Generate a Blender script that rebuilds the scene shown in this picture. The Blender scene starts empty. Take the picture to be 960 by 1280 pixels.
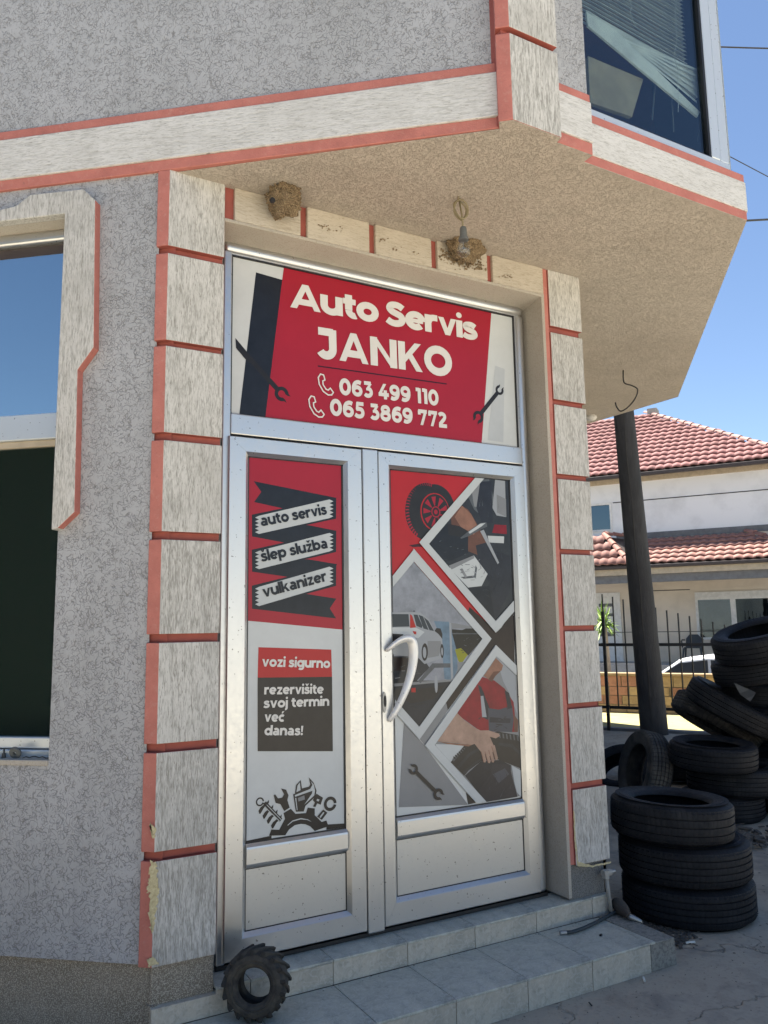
import bpy, math, random
from mathutils import Vector, Matrix, noise
random.seed(7)
S = bpy.context.scene
COL = S.collection
PI = math.pi

# ------------------------------------------------------------------ camera
# World frame: x runs along the entrance facade, y goes into the building, z up;
# z = 0 is the door sill, the ground lies at z = -0.25.
CAM = Vector((-1.874, -3.391, 1.36))
CX = Vector((0.8722817, -0.4887275, -0.0164360))
CU = Vector((-0.0549165, -0.1313029, 0.9898200))
CF = Vector((0.4859103, 0.8624993, 0.1413723))
GZ = -0.25
cam = bpy.data.cameras.new('camera')
cam.sensor_fit = 'AUTO'; cam.sensor_width = 36; cam.lens = 1000 / 1280 * 36
cam.clip_start = 0.05; cam.clip_end = 3000
camo = bpy.data.objects.new('camera', cam); COL.objects.link(camo)
camo.matrix_world = Matrix(((CX.x, CU.x, -CF.x, CAM.x), (CX.y, CU.y, -CF.y, CAM.y), (CX.z, CU.z, -CF.z, CAM.z), (0, 0, 0, 1)))
S.camera = camo

# ------------------------------------------------------------------ world, sun, exposure
SUN_EL = math.radians(70); SUN_AZ = math.radians(97)      # azimuth counter-clockwise from +x
W = bpy.data.worlds.new('World'); S.world = W; W.use_nodes = True
nt = W.node_tree; nt.nodes.clear()
sky = nt.nodes.new('ShaderNodeTexSky'); sky.sky_type = 'NISHITA'; sky.sun_disc = False
sky.sun_elevation = SUN_EL; sky.sun_rotation = PI / 2 - SUN_AZ
sky.air_density = 0.85; sky.dust_density = 0.1; sky.ozone_density = 1.6
bg = nt.nodes.new('ShaderNodeBackground'); bg.inputs[1].default_value = 0.055
wo = nt.nodes.new('ShaderNodeOutputWorld')
nt.links.new(sky.outputs[0], bg.inputs[0]); nt.links.new(bg.outputs[0], wo.inputs[0])
sl = bpy.data.lights.new('sun', 'SUN'); sl.energy = 5.0; sl.angle = math.radians(0.5); sl.color = (1, 0.95, 0.87)
so = bpy.data.objects.new('sun', sl); COL.objects.link(so)
sd = Vector((math.cos(SUN_AZ) * math.cos(SUN_EL), math.sin(SUN_AZ) * math.cos(SUN_EL), math.sin(SUN_EL)))
so.rotation_euler = sd.to_track_quat('Z', 'Y').to_euler()
so.location = sd * 50
S.view_settings.view_transform = 'Standard'; S.view_settings.look = 'None'
S.view_settings.exposure = 1.85; S.view_settings.gamma = 1
S.cycles.max_bounces = 8; S.cycles.diffuse_bounces = 4; S.cycles.glossy_bounces = 4

# ------------------------------------------------------------------ survey helpers (photo measurements -> points on real planes)
def ray(u, v):
    return CX * ((u - 480) / 1000) - CU * ((v - 640) / 1000) + CF
def atz(u, v, z):
    d = ray(u, v); return CAM + d * ((z - CAM.z) / d.z)
def atd(u, v, dep):
    return CAM + ray(u, v) * dep
def aty(u, v, y):
    d = ray(u, v); return CAM + d * ((y - CAM.y) / d.y)
AW = math.radians(140.24)
K = Vector((-1.08, -0.143, 0))
DA = Vector((math.cos(AW), math.sin(AW), 0)); NA = Vector((-math.sin(AW), math.cos(AW), 0))
if NA.dot(CAM - K) < 0: NA = -NA
def A(t, o, z): return K + DA * t + NA * o + Vector((0, 0, z))
def ata(u, v, o):
    d = ray(u, v); k = NA.dot(K + NA * o - CAM) / NA.dot(d); q = CAM + d * k
    return ((q - K).dot(DA), q.z)
CW = math.radians(46.44)
DC = Vector((math.cos(CW), math.sin(CW), 0)); NC = Vector((math.sin(CW), -math.cos(CW), 0))
P0 = Vector((18.373, 13.122, 0)); HA = math.radians(-58)
HX = Vector((math.cos(HA), math.sin(HA), 0)); HN = Vector((HX.y, -HX.x, 0))
if HN.dot(CAM - P0) < 0: HN = -HN
def Hh(a, o, z): return P0 + HX * a + HN * o + Vector((0, 0, z))

# ------------------------------------------------------------------ materials
MATS = {}
def srgb(r, g, b):
    f = lambda c: ((c / 255 + 0.055) / 1.055) ** 2.4 if c > 10 else c / 255 / 12.92
    return (f(r), f(g), f(b), 1)
class NT:
    def fres(s):
        lw = s.n('LayerWeight'); lw.inputs[0].default_value = .5
        return s.math('ADD', s.math('MULTIPLY', s.math('POWER', lw.outputs['Facing'], 5.0), .95), .045)
    def __init__(s, name):
        s.m = bpy.data.materials.new(name); s.m.use_nodes = True; s.t = s.m.node_tree
        s.b = s.t.nodes['Principled BSDF']; MATS[name] = s.m
    def n(s, typ, **kw):
        x = s.t.nodes.new('ShaderNode' + typ)
        for k, v in kw.items(): setattr(x, k, v)
        return x
    def l(s, a, b): s.t.links.new(a, b)
    def coord(s, scale=(1, 1, 1), rot=(0, 0, 0)):
        tc = s.n('TexCoord'); mp = s.n('Mapping')
        mp.inputs['Scale'].default_value = scale; mp.inputs['Rotation'].default_value = rot
        s.l(tc.outputs['Object'], mp.inputs[0]); return mp.outputs[0]
    def noise(s, vec, scale, detail=2, rough=0.5, dist=0.0):
        x = s.n('TexNoise'); x.inputs['Scale'].default_value = scale; x.inputs['Detail'].default_value = detail
        x.inputs['Roughness'].default_value = rough; x.inputs['Distortion'].default_value = dist
        if vec is not None: s.l(vec, x.inputs['Vector'])
        return x.outputs[0]
    def math(s, op, a, b=None, c=None, clamp=False):
        x = s.n('Math', operation=op); x.use_clamp = clamp
        for i, q in enumerate((a, b, c)):
            if q is None: continue
            if isinstance(q, (int, float)): x.inputs[i].default_value = q
            else: s.l(q, x.inputs[i])
        return x.outputs[0]
    def ramp(s, f, a, b, lo=0.0, hi=1.0):
        x = s.n('MapRange'); x.clamp = True; s.l(f, x.inputs[0])
        for i, q in enumerate((a, b, lo, hi)): x.inputs[i + 1].default_value = q
        return x.outputs[0]
    def mix(s, f, a, b):
        x = s.n('Mix', data_type='RGBA')
        if isinstance(f, (int, float)): x.inputs[0].default_value = f
        else: s.l(f, x.inputs[0])
        for i, q in ((6, a), (7, b)):
            if isinstance(q, tuple): x.inputs[i].default_value = q if len(q) == 4 else q + (1,)
            else: s.l(q, x.inputs[i])
        return x.outputs[2]
    def bump(s, h, strength=0.5, dist=0.01):
        x = s.n('Bump'); x.inputs['Strength'].default_value = strength; x.inputs['Distance'].default_value = dist
        s.l(h, x.inputs['Height']); s.l(x.outputs[0], s.b.inputs['Normal']); return x
    def set(s, color=None, rough=None, metal=None, **kw):
        if color is not None:
            if isinstance(color, tuple): s.b.inputs['Base Color'].default_value = color if len(color) == 4 else color + (1,)
            else: s.l(color, s.b.inputs['Base Color'])
        if rough is not None:
            if isinstance(rough, (int, float)): s.b.inputs['Roughness'].default_value = rough
            else: s.l(rough, s.b.inputs['Roughness'])
        if metal is not None: s.b.inputs['Metallic'].default_value = metal
        for k, v in kw.items(): s.b.inputs[k.replace('_', ' ')].default_value = v
        return s.m

def worm(name, base, line, dirt, scale=55, stretch=(1, 1, 1), w=0.035, bstr=0.6, mask=(0.38, 0.6)):
    q = NT(name); v = q.coord(stretch)
    n1 = q.noise(v, scale, 1.2, 0.55, 0.8)
    ln = q.ramp(q.math('ABSOLUTE', q.math('SUBTRACT', n1, 0.5)), 0.0, w, 1, 0)
    n3 = q.noise(v, scale * 1.7, 1.0, 0.5, 1.0)
    ln2 = q.ramp(q.math('ABSOLUTE', q.math('SUBTRACT', n3, 0.47)), 0.0, w, 1, 0)
    mk = q.ramp(q.noise(v, scale * 0.45, 2), mask[0], mask[1])
    mk2 = q.ramp(q.noise(v, scale * 0.6, 2), mask[0] + 0.06, mask[1])
    g = q.math('MAXIMUM', q.math('MULTIPLY', ln, mk), q.math('MULTIPLY', ln2, mk2))
    gr = q.noise(q.coord(), 420, 2)
    big = q.noise(q.coord(), 1.3, 4, 0.6)
    c = q.mix(q.ramp(big, 0.35, 0.7), base, dirt)
    c = q.mix(q.ramp(gr, 0.3, 0.75, 0, 0.25), c, line)
    c = q.mix(q.math('MULTIPLY', g, 0.75), c, line)
    q.set(c, 0.85)
    h = q.math('ADD', q.math('MULTIPLY', g, -1.0), q.math('MULTIPLY', gr, 0.35))
    q.bump(h, bstr, 0.003); return q.m

def stucco(name, base, alt, line, scale, w1, w2, bstr, big=1.3, k=.8):
    """trowelled plaster scored with fine curling grooves"""
    q = NT(name); v = q.coord()
    lines = None
    for sc, w_, off, ml in ((scale, w1, (0, 0, 0), .46), (scale * 1.55, w2, (7.3, 2.1, 4.4), .50), (scale * .8, w1 * .8, (3.1, 9.2, 1.7), .50)):
        mp = q.n('Mapping'); mp.inputs['Location'].default_value = off; q.l(v, mp.inputs[0])
        n1 = q.noise(mp.outputs[0], sc, 0.6, .5, .25)
        ln = q.ramp(q.math('ABSOLUTE', q.math('SUBTRACT', n1, .5)), 0.0, w_, 1, 0)
        mk = q.ramp(q.noise(mp.outputs[0], sc * .55, 1.5), ml - .05, ml + .06)
        g_ = q.math('MULTIPLY', ln, mk); lines = g_ if lines is None else q.math('MAXIMUM', lines, g_)
    gr = q.noise(v, 330, 2); bg_ = q.noise(v, big, 5, .65); md = q.noise(v, 11, 4, .65)
    c = q.mix(q.ramp(bg_, .35, .68), base, alt); c = q.mix(q.ramp(md, .48, .75, 0, .35), c, tuple(x * .72 for x in alt))
    sk = q.noise(q.coord((1, 1, .07)), 7, 4, .7); c = q.mix(q.ramp(sk, .50, .75, 0, .28), c, tuple(x * .66 for x in alt))
    c = q.mix(q.math('MULTIPLY', lines, k), c, line)  # groove lines darkened: their dirt and their shade both in the colour
    q.set(c, .82); q.bump(q.math('ADD', q.math('MULTIPLY', lines, -1.0), q.math('MULTIPLY', gr, .25)), bstr, .0022); return q.m
def dragged(name, hi, lo, dark, st, scale=230, t=(.44, .60), bstr=.7):
    """plaster dragged in one direction: light ridges, grey furrows, dark pits"""
    q = NT(name); v = q.coord(st); v0 = q.coord()
    a = q.noise(v, scale, 3, .6, .3); b = q.noise(v, scale * .35, 3, .6, .3); pit = q.noise(v, scale * 1.6, 2, .6)
    f = q.math('ADD', q.math('MULTIPLY', a, .6), q.math('MULTIPLY', b, .4))
    oi = q.n('ObjectInfo'); f = q.math('ADD', f, q.math('MULTIPLY', q.math('SUBTRACT', oi.outputs['Random'], .5), .045)); c = q.mix(q.ramp(f, t[0], t[1]), hi, lo); c = q.mix(q.ramp(q.noise(v0, 5, 4, .6), .45, .75, 0, .45), c, lo)
    c = q.mix(q.ramp(pit, .63, .70, 0, .8), c, dark); q.set(c, .85)
    q.bump(q.math('MULTIPLY', f, -1.0), bstr, .006); return q.m
stucco('grey_stucco', (.415, .42, .435), (.35, .355, .362), (.15, .145, .135), 52, .030, .036, .8)
stucco('soffit_plaster', (.53, .475, .405), (.46, .405, .34), (.26, .215, .17), 105, .05, .055, 1.0, 1.4, .55)
dragged('plaster_vertical', (.57, .555, .52), (.30, .29, .262), (.17, .155, .13), (1, 1, .13))
dragged('plaster_horizontal', (.62, .61, .585), (.42, .41, .38), (.22, .20, .17), (.13, .13, 1), t=(.47, .64))
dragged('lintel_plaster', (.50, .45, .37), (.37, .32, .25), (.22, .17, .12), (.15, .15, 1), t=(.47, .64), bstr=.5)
def speck(name, c1, c2, c3, scale, bstr=0.5, rough=0.9, t=(0.45, 0.6), big=2.0):
    q = NT(name); v = q.coord()
    a = q.noise(v, scale, 2, 0.7); b = q.noise(v, big, 5, 0.6)
    c = q.mix(q.ramp(b, 0.35, 0.65), c1, c2)
    c = q.mix(q.ramp(a, t[0], t[1]), c, c3)
    q.set(c, rough); q.bump(a, bstr, 0.003); return q.m
speck('reveal_plaster', (.45, .41, .35), (.38, .345, .29), (.30, .26, .21), 160, 0.5, t=(0.5, 0.75))
speck('granulate', (.16, .135, .10), (.22, .19, .15), (.42, .38, .31), 240, 0.6, t=(0.5, 0.58), big=3)
speck('granulate_grey', (.24, .235, .22), (.2, .195, .18), (.09, .088, .08), 260, 0.6, t=(0.5, 0.58), big=3)
q = NT('red_paint'); v = q.coord(); n = q.noise(v, 9, 5, .65); n2 = q.noise(v, 160, 2)
n3 = q.noise(v, 33, 5, .75); c = q.mix(q.ramp(n, .35, .75), (.49, .175, .14), (.38, .13, .105)); c = q.mix(q.ramp(n3, .55, .72, 0, .55), c, (.50, .27, .22)); c = q.mix(q.ramp(n3, .30, .40, .45, 0), c, (.22, .10, .085)); q.set(c, .8); q.bump(q.math('ADD', n2, n3), .5, .003)
q = NT('red_groove_shaded'); v = q.coord(); n = q.noise(v, 14, 5, .65); n2 = q.noise(v, 160, 2)  # trim red in a darker tone, groove shade put into the colour
q.set(q.mix(q.ramp(n, .35, .75), (.33, .085, .065), (.25, .065, .05)), .75); q.bump(n2, .3, .002)
q = NT('yellow_foam'); n = q.noise(q.coord(), 90, 4, .7)
q.set(q.mix(q.ramp(n, .35, .65), (.62, .55, .33), (.42, .35, .2)), .9); q.bump(n, .8, .004)
def metal(name, col, rough, m=1.0, sc=30):
    q = NT(name); v = q.coord(); n = q.noise(v, sc, 5, .6); n2 = q.noise(q.coord((1, 1, .04)), 400, 2); n3 = q.noise(v, 2.5, 3)
    c = q.mix(q.ramp(n, .60, .8, 0, .22), col, tuple(x * .62 for x in col))
    q.set(c, q.ramp(q.math('ADD', n, q.math('MULTIPLY', n3, .5)), .4, 1.0, rough, rough + .16), m)
    sp_ = q.noise(v, 75, 1, .5); c = q.mix(q.ramp(sp_, .735, .75, 0, .7), c, (.10, .09, .08)); q.l(c, q.b.inputs['Base Color'])
    q.bump(n2, .04, .001); return q.m
metal('aluminium', (.60, .605, .60), .27, .95, 60)
metal('aluminium_panel', (.55, .55, .535), .34, .85, 60)
metal('handle_alloy', (.80, .79, .76), .34, .35)
metal('window_frame_white', (.62, .66, .68), .28, .45)
metal('steel_dull', (.35, .35, .34), .4, 1.0)
q = NT('black_gasket'); q.set((.012, .012, .013), .5)
for GN, GLR in (('window_glass', .48), ('window_glass_dark', .10)):
    q = NT(GN)
    fr = q.fres()
    gl = q.n('BsdfGlossy'); gl.inputs['Roughness'].default_value = 0.005; gl.inputs['Color'].default_value = (.76, .90, .95, 1)
    tr = q.n('BsdfTransparent'); tr.inputs[0].default_value = (.30, .36, .36, 1)
    mx = q.n('MixShader'); q.l(q.math('ADD', q.math('MULTIPLY', fr, 1.2), GLR, clamp=True), mx.inputs[0])
    wv = q.noise(q.coord((1, 1, 1)), 3.0, 1); bp_ = q.n('Bump'); bp_.inputs['Strength'].default_value = .03; bp_.inputs['Distance'].default_value = .02
    q.l(wv, bp_.inputs['Height']); q.l(bp_.outputs[0], gl.inputs['Normal'])
    q.l(tr.outputs[0], mx.inputs[1]); q.l(gl.outputs[0], mx.inputs[2]); q.l(mx.outputs[0], q.t.nodes['Material Output'].inputs[0])
q = NT('bay_glass'); q.t.nodes.remove(q.b)
fr = q.fres()
gl = q.n('BsdfGlossy'); gl.inputs['Roughness'].default_value = 0.005; gl.inputs['Color'].default_value = (.8, .88, .95, 1)
tr = q.n('BsdfTransparent'); tr.inputs[0].default_value = (.80, .86, .86, 1)
mx = q.n('MixShader'); q.l(q.math('ADD', fr, .03, clamp=True), mx.inputs[0]); q.l(tr.outputs[0], mx.inputs[1]); q.l(gl.outputs[0], mx.inputs[2]); q.l(mx.outputs[0], q.t.nodes['Material Output'].inputs[0])
q = NT('clear_glass'); q.t.nodes.remove(q.b)
fr = q.fres()
gl = q.n('BsdfGlossy'); gl.inputs['Roughness'].default_value = 0.03
tr = q.n('BsdfTransparent'); tr.inputs[0].default_value = (.88, .9, .9, 1)
mx = q.n('MixShader'); q.l(q.math('ADD', fr, .04, clamp=True), mx.inputs[0]); q.l(tr.outputs[0], mx.inputs[1]); q.l(gl.outputs[0], mx.inputs[2])
q.l(mx.outputs[0], q.t.nodes['Material Output'].inputs[0])
def film(name, rgb, var=.12, rough=.28):
    """printed vinyl film on glass"""
    q = NT(name); c = srgb(*rgb)[:3]; v = q.coord()
    ph = name in ('film_overall', 'film_darkgrey', 'film_black', 'film_ink', 'film_skin', 'film_skin_light', 'film_skin_dark', 'film_shirt', 'film_mid', 'film_road', 'film_bush', 'film_sky', 'film_truck', 'film_brown') 
    n = q.noise(v, 13 if ph else 6, 6, .68); n2 = q.noise(v, 9, 2, .5, .6)
    if ph: var = .48
    q.set(q.mix(q.ramp(n, .3, .75), c, tuple(x * (1 - var) for x in c)), rough, Coat_Weight=.03, Coat_Roughness=.08, Specular_IOR_Level=.32)
    q.bump(n2, .05, .004); return q.m
FILM = dict(film_white=(196, 199, 198), film_whiteshade=(180, 184, 186), film_letter=(214, 211, 205), film_red=(158, 32, 48), film_red_bright=(172, 34, 38), film_black=(34, 38, 46),
            film_ink=(44, 42, 42), film_grey=(128, 130, 132), film_silver=(150, 154, 158), film_sky=(150, 154, 162), film_brown=(42, 32, 30),
            film_skin=(150, 108, 88), film_skin_light=(178, 146, 128), film_shirt=(140, 22, 36), film_overall=(44, 46, 54), film_overall_light=(66, 70, 80),
            film_road=(40, 44, 52), film_bush=(38, 38, 34), film_vest=(140, 140, 30), film_tail=(170, 34, 30), film_glassdark=(52, 60, 66), film_truck=(112, 138, 158),
            film_pale=(186, 190, 190), film_mid=(92, 96, 100), film_darkgrey=(50, 53, 58), film_line=(58, 22, 32), film_skin_dark=(110, 74, 60))
for k_, c_ in FILM.items(): film(k_, c_)
q = NT('step_tile'); v = q.coord(); n = q.noise(v, 5, 6, .62, 1.2); n2 = q.noise(v, 38, 5, .7, .5); n3 = q.noise(v, 17, 4, .6, 2.)
c = q.mix(q.ramp(n, .35, .66), (.52, .51, .42), (.33, .33, .285)); c = q.mix(q.ramp(n2, .52, .75, 0, .6), c, (.21, .205, .18))
c = q.mix(q.ramp(q.math('ABSOLUTE', q.math('SUBTRACT', n3, .5)), 0, .04, .55, 0), c, (.60, .60, .56))
q.set(c, q.ramp(n2, .3, .7, .38, .6)); q.bump(n2, .15, .002)
q = NT('step_tile_warm'); v = q.coord(); n = q.noise(v, 6, 6, .62, 1.2); n2 = q.noise(v, 38, 5, .7, .5); n3 = q.noise(v, 17, 4, .6, 2.)  # paler, warmer, rougher copy of the tile for risers and skirting
c = q.mix(q.ramp(n, .35, .66), (.55, .49, .39), (.39, .355, .29)); c = q.mix(q.ramp(n2, .52, .75, 0, .6), c, (.21, .20, .17))
c = q.mix(q.ramp(q.math('ABSOLUTE', q.math('SUBTRACT', n3, .5)), 0, .05, .5, 0), c, (.60, .57, .50))
q.set(c, .6); q.bump(n2, .25, .003)
speck('grout', (.10, .095, .085), (.13, .12, .11), (.07, .065, .06), 120)
speck('step_cement', (.30, .285, .25), (.23, .22, .19), (.17, .16, .14), 60, .6)

def rubber(name, c1, c2, dust, dlo, rn, k=150):
    q = NT(name); v = q.coord(); n = q.noise(v, 7, 5, .6); n2 = q.noise(v, 60, 4, .6); sx = q.n('SeparateXYZ'); q.l(v, sx.inputs[0]); oi = q.n('ObjectInfo')
    ang = q.math('ARCTAN2', sx.outputs[1], sx.outputs[0]); zz = q.math('MULTIPLY', sx.outputs[2], 26.0)
    rad = q.math('POWER', q.math('ADD', q.math('MULTIPLY', sx.outputs[0], sx.outputs[0]), q.math('MULTIPLY', sx.outputs[1], sx.outputs[1])), .5)
    sip = q.math('SINE', q.math('ADD', q.math('MULTIPLY', ang, k / 2.0), q.math('MULTIPLY', zz, q.math('SIGN', q.math('SUBTRACT', sx.outputs[2], 0.0)))))
    tread = q.ramp(rad, .315, .325); sipe = q.math('MULTIPLY', q.ramp(sip, .55, .8), tread)
    ribs = q.math('MULTIPLY', q.math('SINE', q.math('MULTIPLY', rad, 620.0)), q.math('SUBTRACT', 1.0, tread))
    c = q.mix(q.ramp(n, .42, .75), c1, c2); dn = q.noise(v, 4.2, 6, .7); dd = q.math('ADD', dn, q.math('MULTIPLY', q.math('SUBTRACT', oi.outputs['Random'], .5), .16))
    c = q.mix(q.ramp(dd, dlo, dlo + .2, 0, .75), c, dust); c = q.mix(q.math('MULTIPLY', sipe, q.ramp(dn, .35, .65, .1, .6)), c, (.006, .006, .007))
    q.set(c, q.ramp(n2, .3, .7, rn, rn + .25)); q.bump(q.math('ADD', q.math('ADD', q.math('MULTIPLY', n2, .5), q.math('MULTIPLY', sipe, -.7)), q.math('MULTIPLY', ribs, .10)), .5, .003); q.b.inputs['Specular IOR Level'].default_value = .22
rubber('rubber', (.010, .011, .014), (.022, .023, .026), (.036, .036, .037), .56, .55)
rubber('rubber_dusty', (.042, .042, .043), (.080, .077, .072), (.13, .125, .11), .46, .65, 110)
q = NT('rubber_tractor'); v = q.coord(); n = q.noise(v, 22, 5, .6); n2 = q.noise(v, 90, 4, .6)
q.set(q.mix(q.ramp(n, .38, .68), (.022, .021, .019), (.075, .066, .052)), .8); q.bump(n2, .3, .003)
q = NT('yard_concrete'); v = q.coord(); n = q.noise(v, .8, 6, .65); n2 = q.noise(v, 45, 5, .7); n3 = q.noise(v, 4, 6, .7, .5)
c = q.mix(q.ramp(n, .35, .65), (.35, .295, .225), (.43, .37, .285)); c = q.mix(q.ramp(n3, .5, .72, 0, .7), c, (.215, .185, .15)); c = q.mix(q.ramp(n2, .55, .72, 0, .6), c, (.15, .13, .105))
vc = q.n('TexVoronoi', feature='DISTANCE_TO_EDGE'); vc.inputs['Scale'].default_value = .8; wn = q.n('TexNoise'); wn.inputs['Scale'].default_value = 3.0; wn.inputs['Detail'].default_value = 6; q.l(v, wn.inputs['Vector']); va = q.n('VectorMath', operation='MULTIPLY_ADD'); q.l(wn.outputs['Color'], va.inputs[0]); va.inputs[1].default_value = (.5, .5, .5); q.l(v, va.inputs[2]); q.l(va.outputs[0], vc.inputs['Vector'])
cr_ = q.ramp(vc.outputs[0], 0, .006, 1, 0); c = q.mix(q.math('MULTIPLY', cr_, q.ramp(n3, .4, .6, 0, .6)), c, (.07, .065, .06)); gv = q.noise(v, 140, 3, .7); c = q.mix(q.ramp(gv, .60, .70, 0, .7), c, (.36, .34, .30)); c = q.mix(q.ramp(q.noise(v, 1.7, 5, .7), .52, .66, 0, .55), c, (.13, .125, .12))
q.set(c, .9); q.bump(q.math('ADD', q.math('ADD', n2, n3), q.math('MULTIPLY', cr_, -3.0)), .6, .006)
q = NT('street_paving'); v = q.coord(); n = q.noise(v, .5, 6, .65); n2 = q.noise(v, 30, 5, .7)
c = q.mix(q.ramp(n, .35, .65), (.50, .455, .37), (.44, .40, .32)); c = q.mix(q.ramp(n2, .5, .75, 0, .5), c, (.34, .31, .25)); q.set(c, .9)
q = NT('dry_grass_ground'); v = q.coord(); n = q.noise(v, 3, 6, .7); n2 = q.noise(v, 50, 4, .7)
c = q.mix(q.ramp(n, .4, .65), (.33, .29, .12), (.38, .33, .17)); c = q.mix(q.ramp(n2, .5, .72, 0, .6), c, (.20, .19, .06)); q.set(c, .95)
def plain(name, c1, c2, rough=.7, sc=8, b=0.1, bs=60, metalv=0):
    q = NT(name); v = q.coord(); n = q.noise(v, sc, 5, .6); n2 = q.noise(v, bs, 3, .6)
    oi = q.n('ObjectInfo'); n_ = q.math('ADD', n, q.math('MULTIPLY', q.math('SUBTRACT', oi.outputs['Random'], .5), .35)); q.set(q.mix(q.ramp(n_, .35, .7), c1, tuple(x * .85 for x in c2)), rough, metalv); q.bump(n2, b, .003); return q.m
plain('roof_tile_pink', (.29, .125, .115), (.22, .09, .08), .8, 2.5, .2, 20)
plain('roof_tile_orange', (.32, .155, .12), (.26, .12, .095), .75, 3, .2, 20)
plain('ridge_tile', (.34, .20, .17), (.27, .14, .12), .75, 4)
plain('house_white', (.76, .76, .76), (.68, .68, .68), .9, 1.2)
plain('house_cream', (.66, .58, .48), (.58, .51, .42), .9, 1.2)
plain('gutter_brown', (.045, .032, .028), (.06, .045, .04), .5)
plain('fascia_cream', (.50, .42, .31), (.44, .37, .27), .7)
plain('beam_grey', (.16, .165, .175), (.13, .135, .14), .7)
plain('pvc_white', (.72, .71, .68), (.66, .65, .62), .4)
plain('dark_line', (.03, .03, .033), (.04, .04, .04), .6)
plain('iron_black', (.010, .011, .014), (.02, .02, .022), .5)
plain('brick_clay', (.33, .165, .115), (.26, .13, .09), .9, 9, .5)
plain('block_tan', (.38, .27, .15), (.30, .21, .12), .9, 9, .5)
plain('mortar', (.30, .25, .18), (.25, .2, .15), .9)
plain('terrace', (.42, .40, .37), (.36, .34, .31), .9)
plain('wall_green', (.06, .085, .065), (.08, .10, .08), .9)
plain('asphalt', (.06, .06, .062), (.08, .08, .08), .9)
plain('cardboard', (.36, .29, .20), (.32, .26, .18), .85)
plain('blind_white', (.66, .66, .62), (.58, .58, .55), .5)
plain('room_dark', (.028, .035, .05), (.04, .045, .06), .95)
plain('cable_beige', (.26, .22, .13), (.20, .17, .10), .6)
plain('socket_grey', (.10, .11, .11), (.13, .14, .14), .6)
plain('cord_black', (.012, .012, .013), (.02, .02, .02), .6)
plain('plastic_white', (.34, .33, .30), (.26, .25, .22), .6)
plain('plastic_dark', (.03, .035, .04), (.04, .045, .05), .5)
plain('hose_dark', (.03, .04, .045), (.05, .055, .06), .6)
plain('rust_coil', (.055, .045, .036), (.09, .075, .058), .75)
plain('paper_white', (.7, .68, .62), (.6, .58, .5), .8)
plain('debris', (.10, .085, .07), (.16, .135, .11), .9, 20)
plain('car_paint_white', (.75, .76, .77), (.74, .75, .76), .25)
plain('car_glass', (.05, .06, .07), (.06, .07, .08), .08)
plain('yucca_leaf', (.30, .42, .07), (.20, .33, .05), .6)
plain('yucca_trunk', (.33, .25, .17), (.25, .19, .13), .9)
plain('leaf_dark', (.035, .07, .022), (.06, .10, .03), .7, 2)
plain('leaf_weed', (.12, .16, .04), (.2, .2, .06), .8, 2)
plain('bark', (.10, .075, .05), (.14, .1, .07), .95)
q = NT('pole_wood'); v = q.coord((1, 1, .06)); n = q.noise(v, 14, 6, .7, .4); n2 = q.noise(v, 55, 4, .7); n3 = q.noise(q.coord(), 1.3, 4, .6)
c = q.mix(q.ramp(n, .38, .66), (.048, .049, .053), (.024, .025, .028)); c = q.mix(q.ramp(n3, .4, .65, 0, .6), c, (.018, .019, .022))
q.set(c, .85); q.bump(q.math('ADD', n, n2), .7, .012)
q = NT('nest_mud'); v = q.coord(); vo = q.n('TexVoronoi'); vo.inputs['Scale'].default_value = 150; q.l(v, vo.inputs['Vector']); n = q.noise(v, 40, 3)
c = q.mix(q.ramp(vo.outputs[0], .1, .55), (.46, .355, .21), (.24, .17, .10)); q.set(c, .95)
q.bump(q.math('MULTIPLY', vo.outputs[0], -1.), 1., .01)
q = NT('bark_chips'); q.set((.12, .10, .08, 1), .95)

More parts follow.
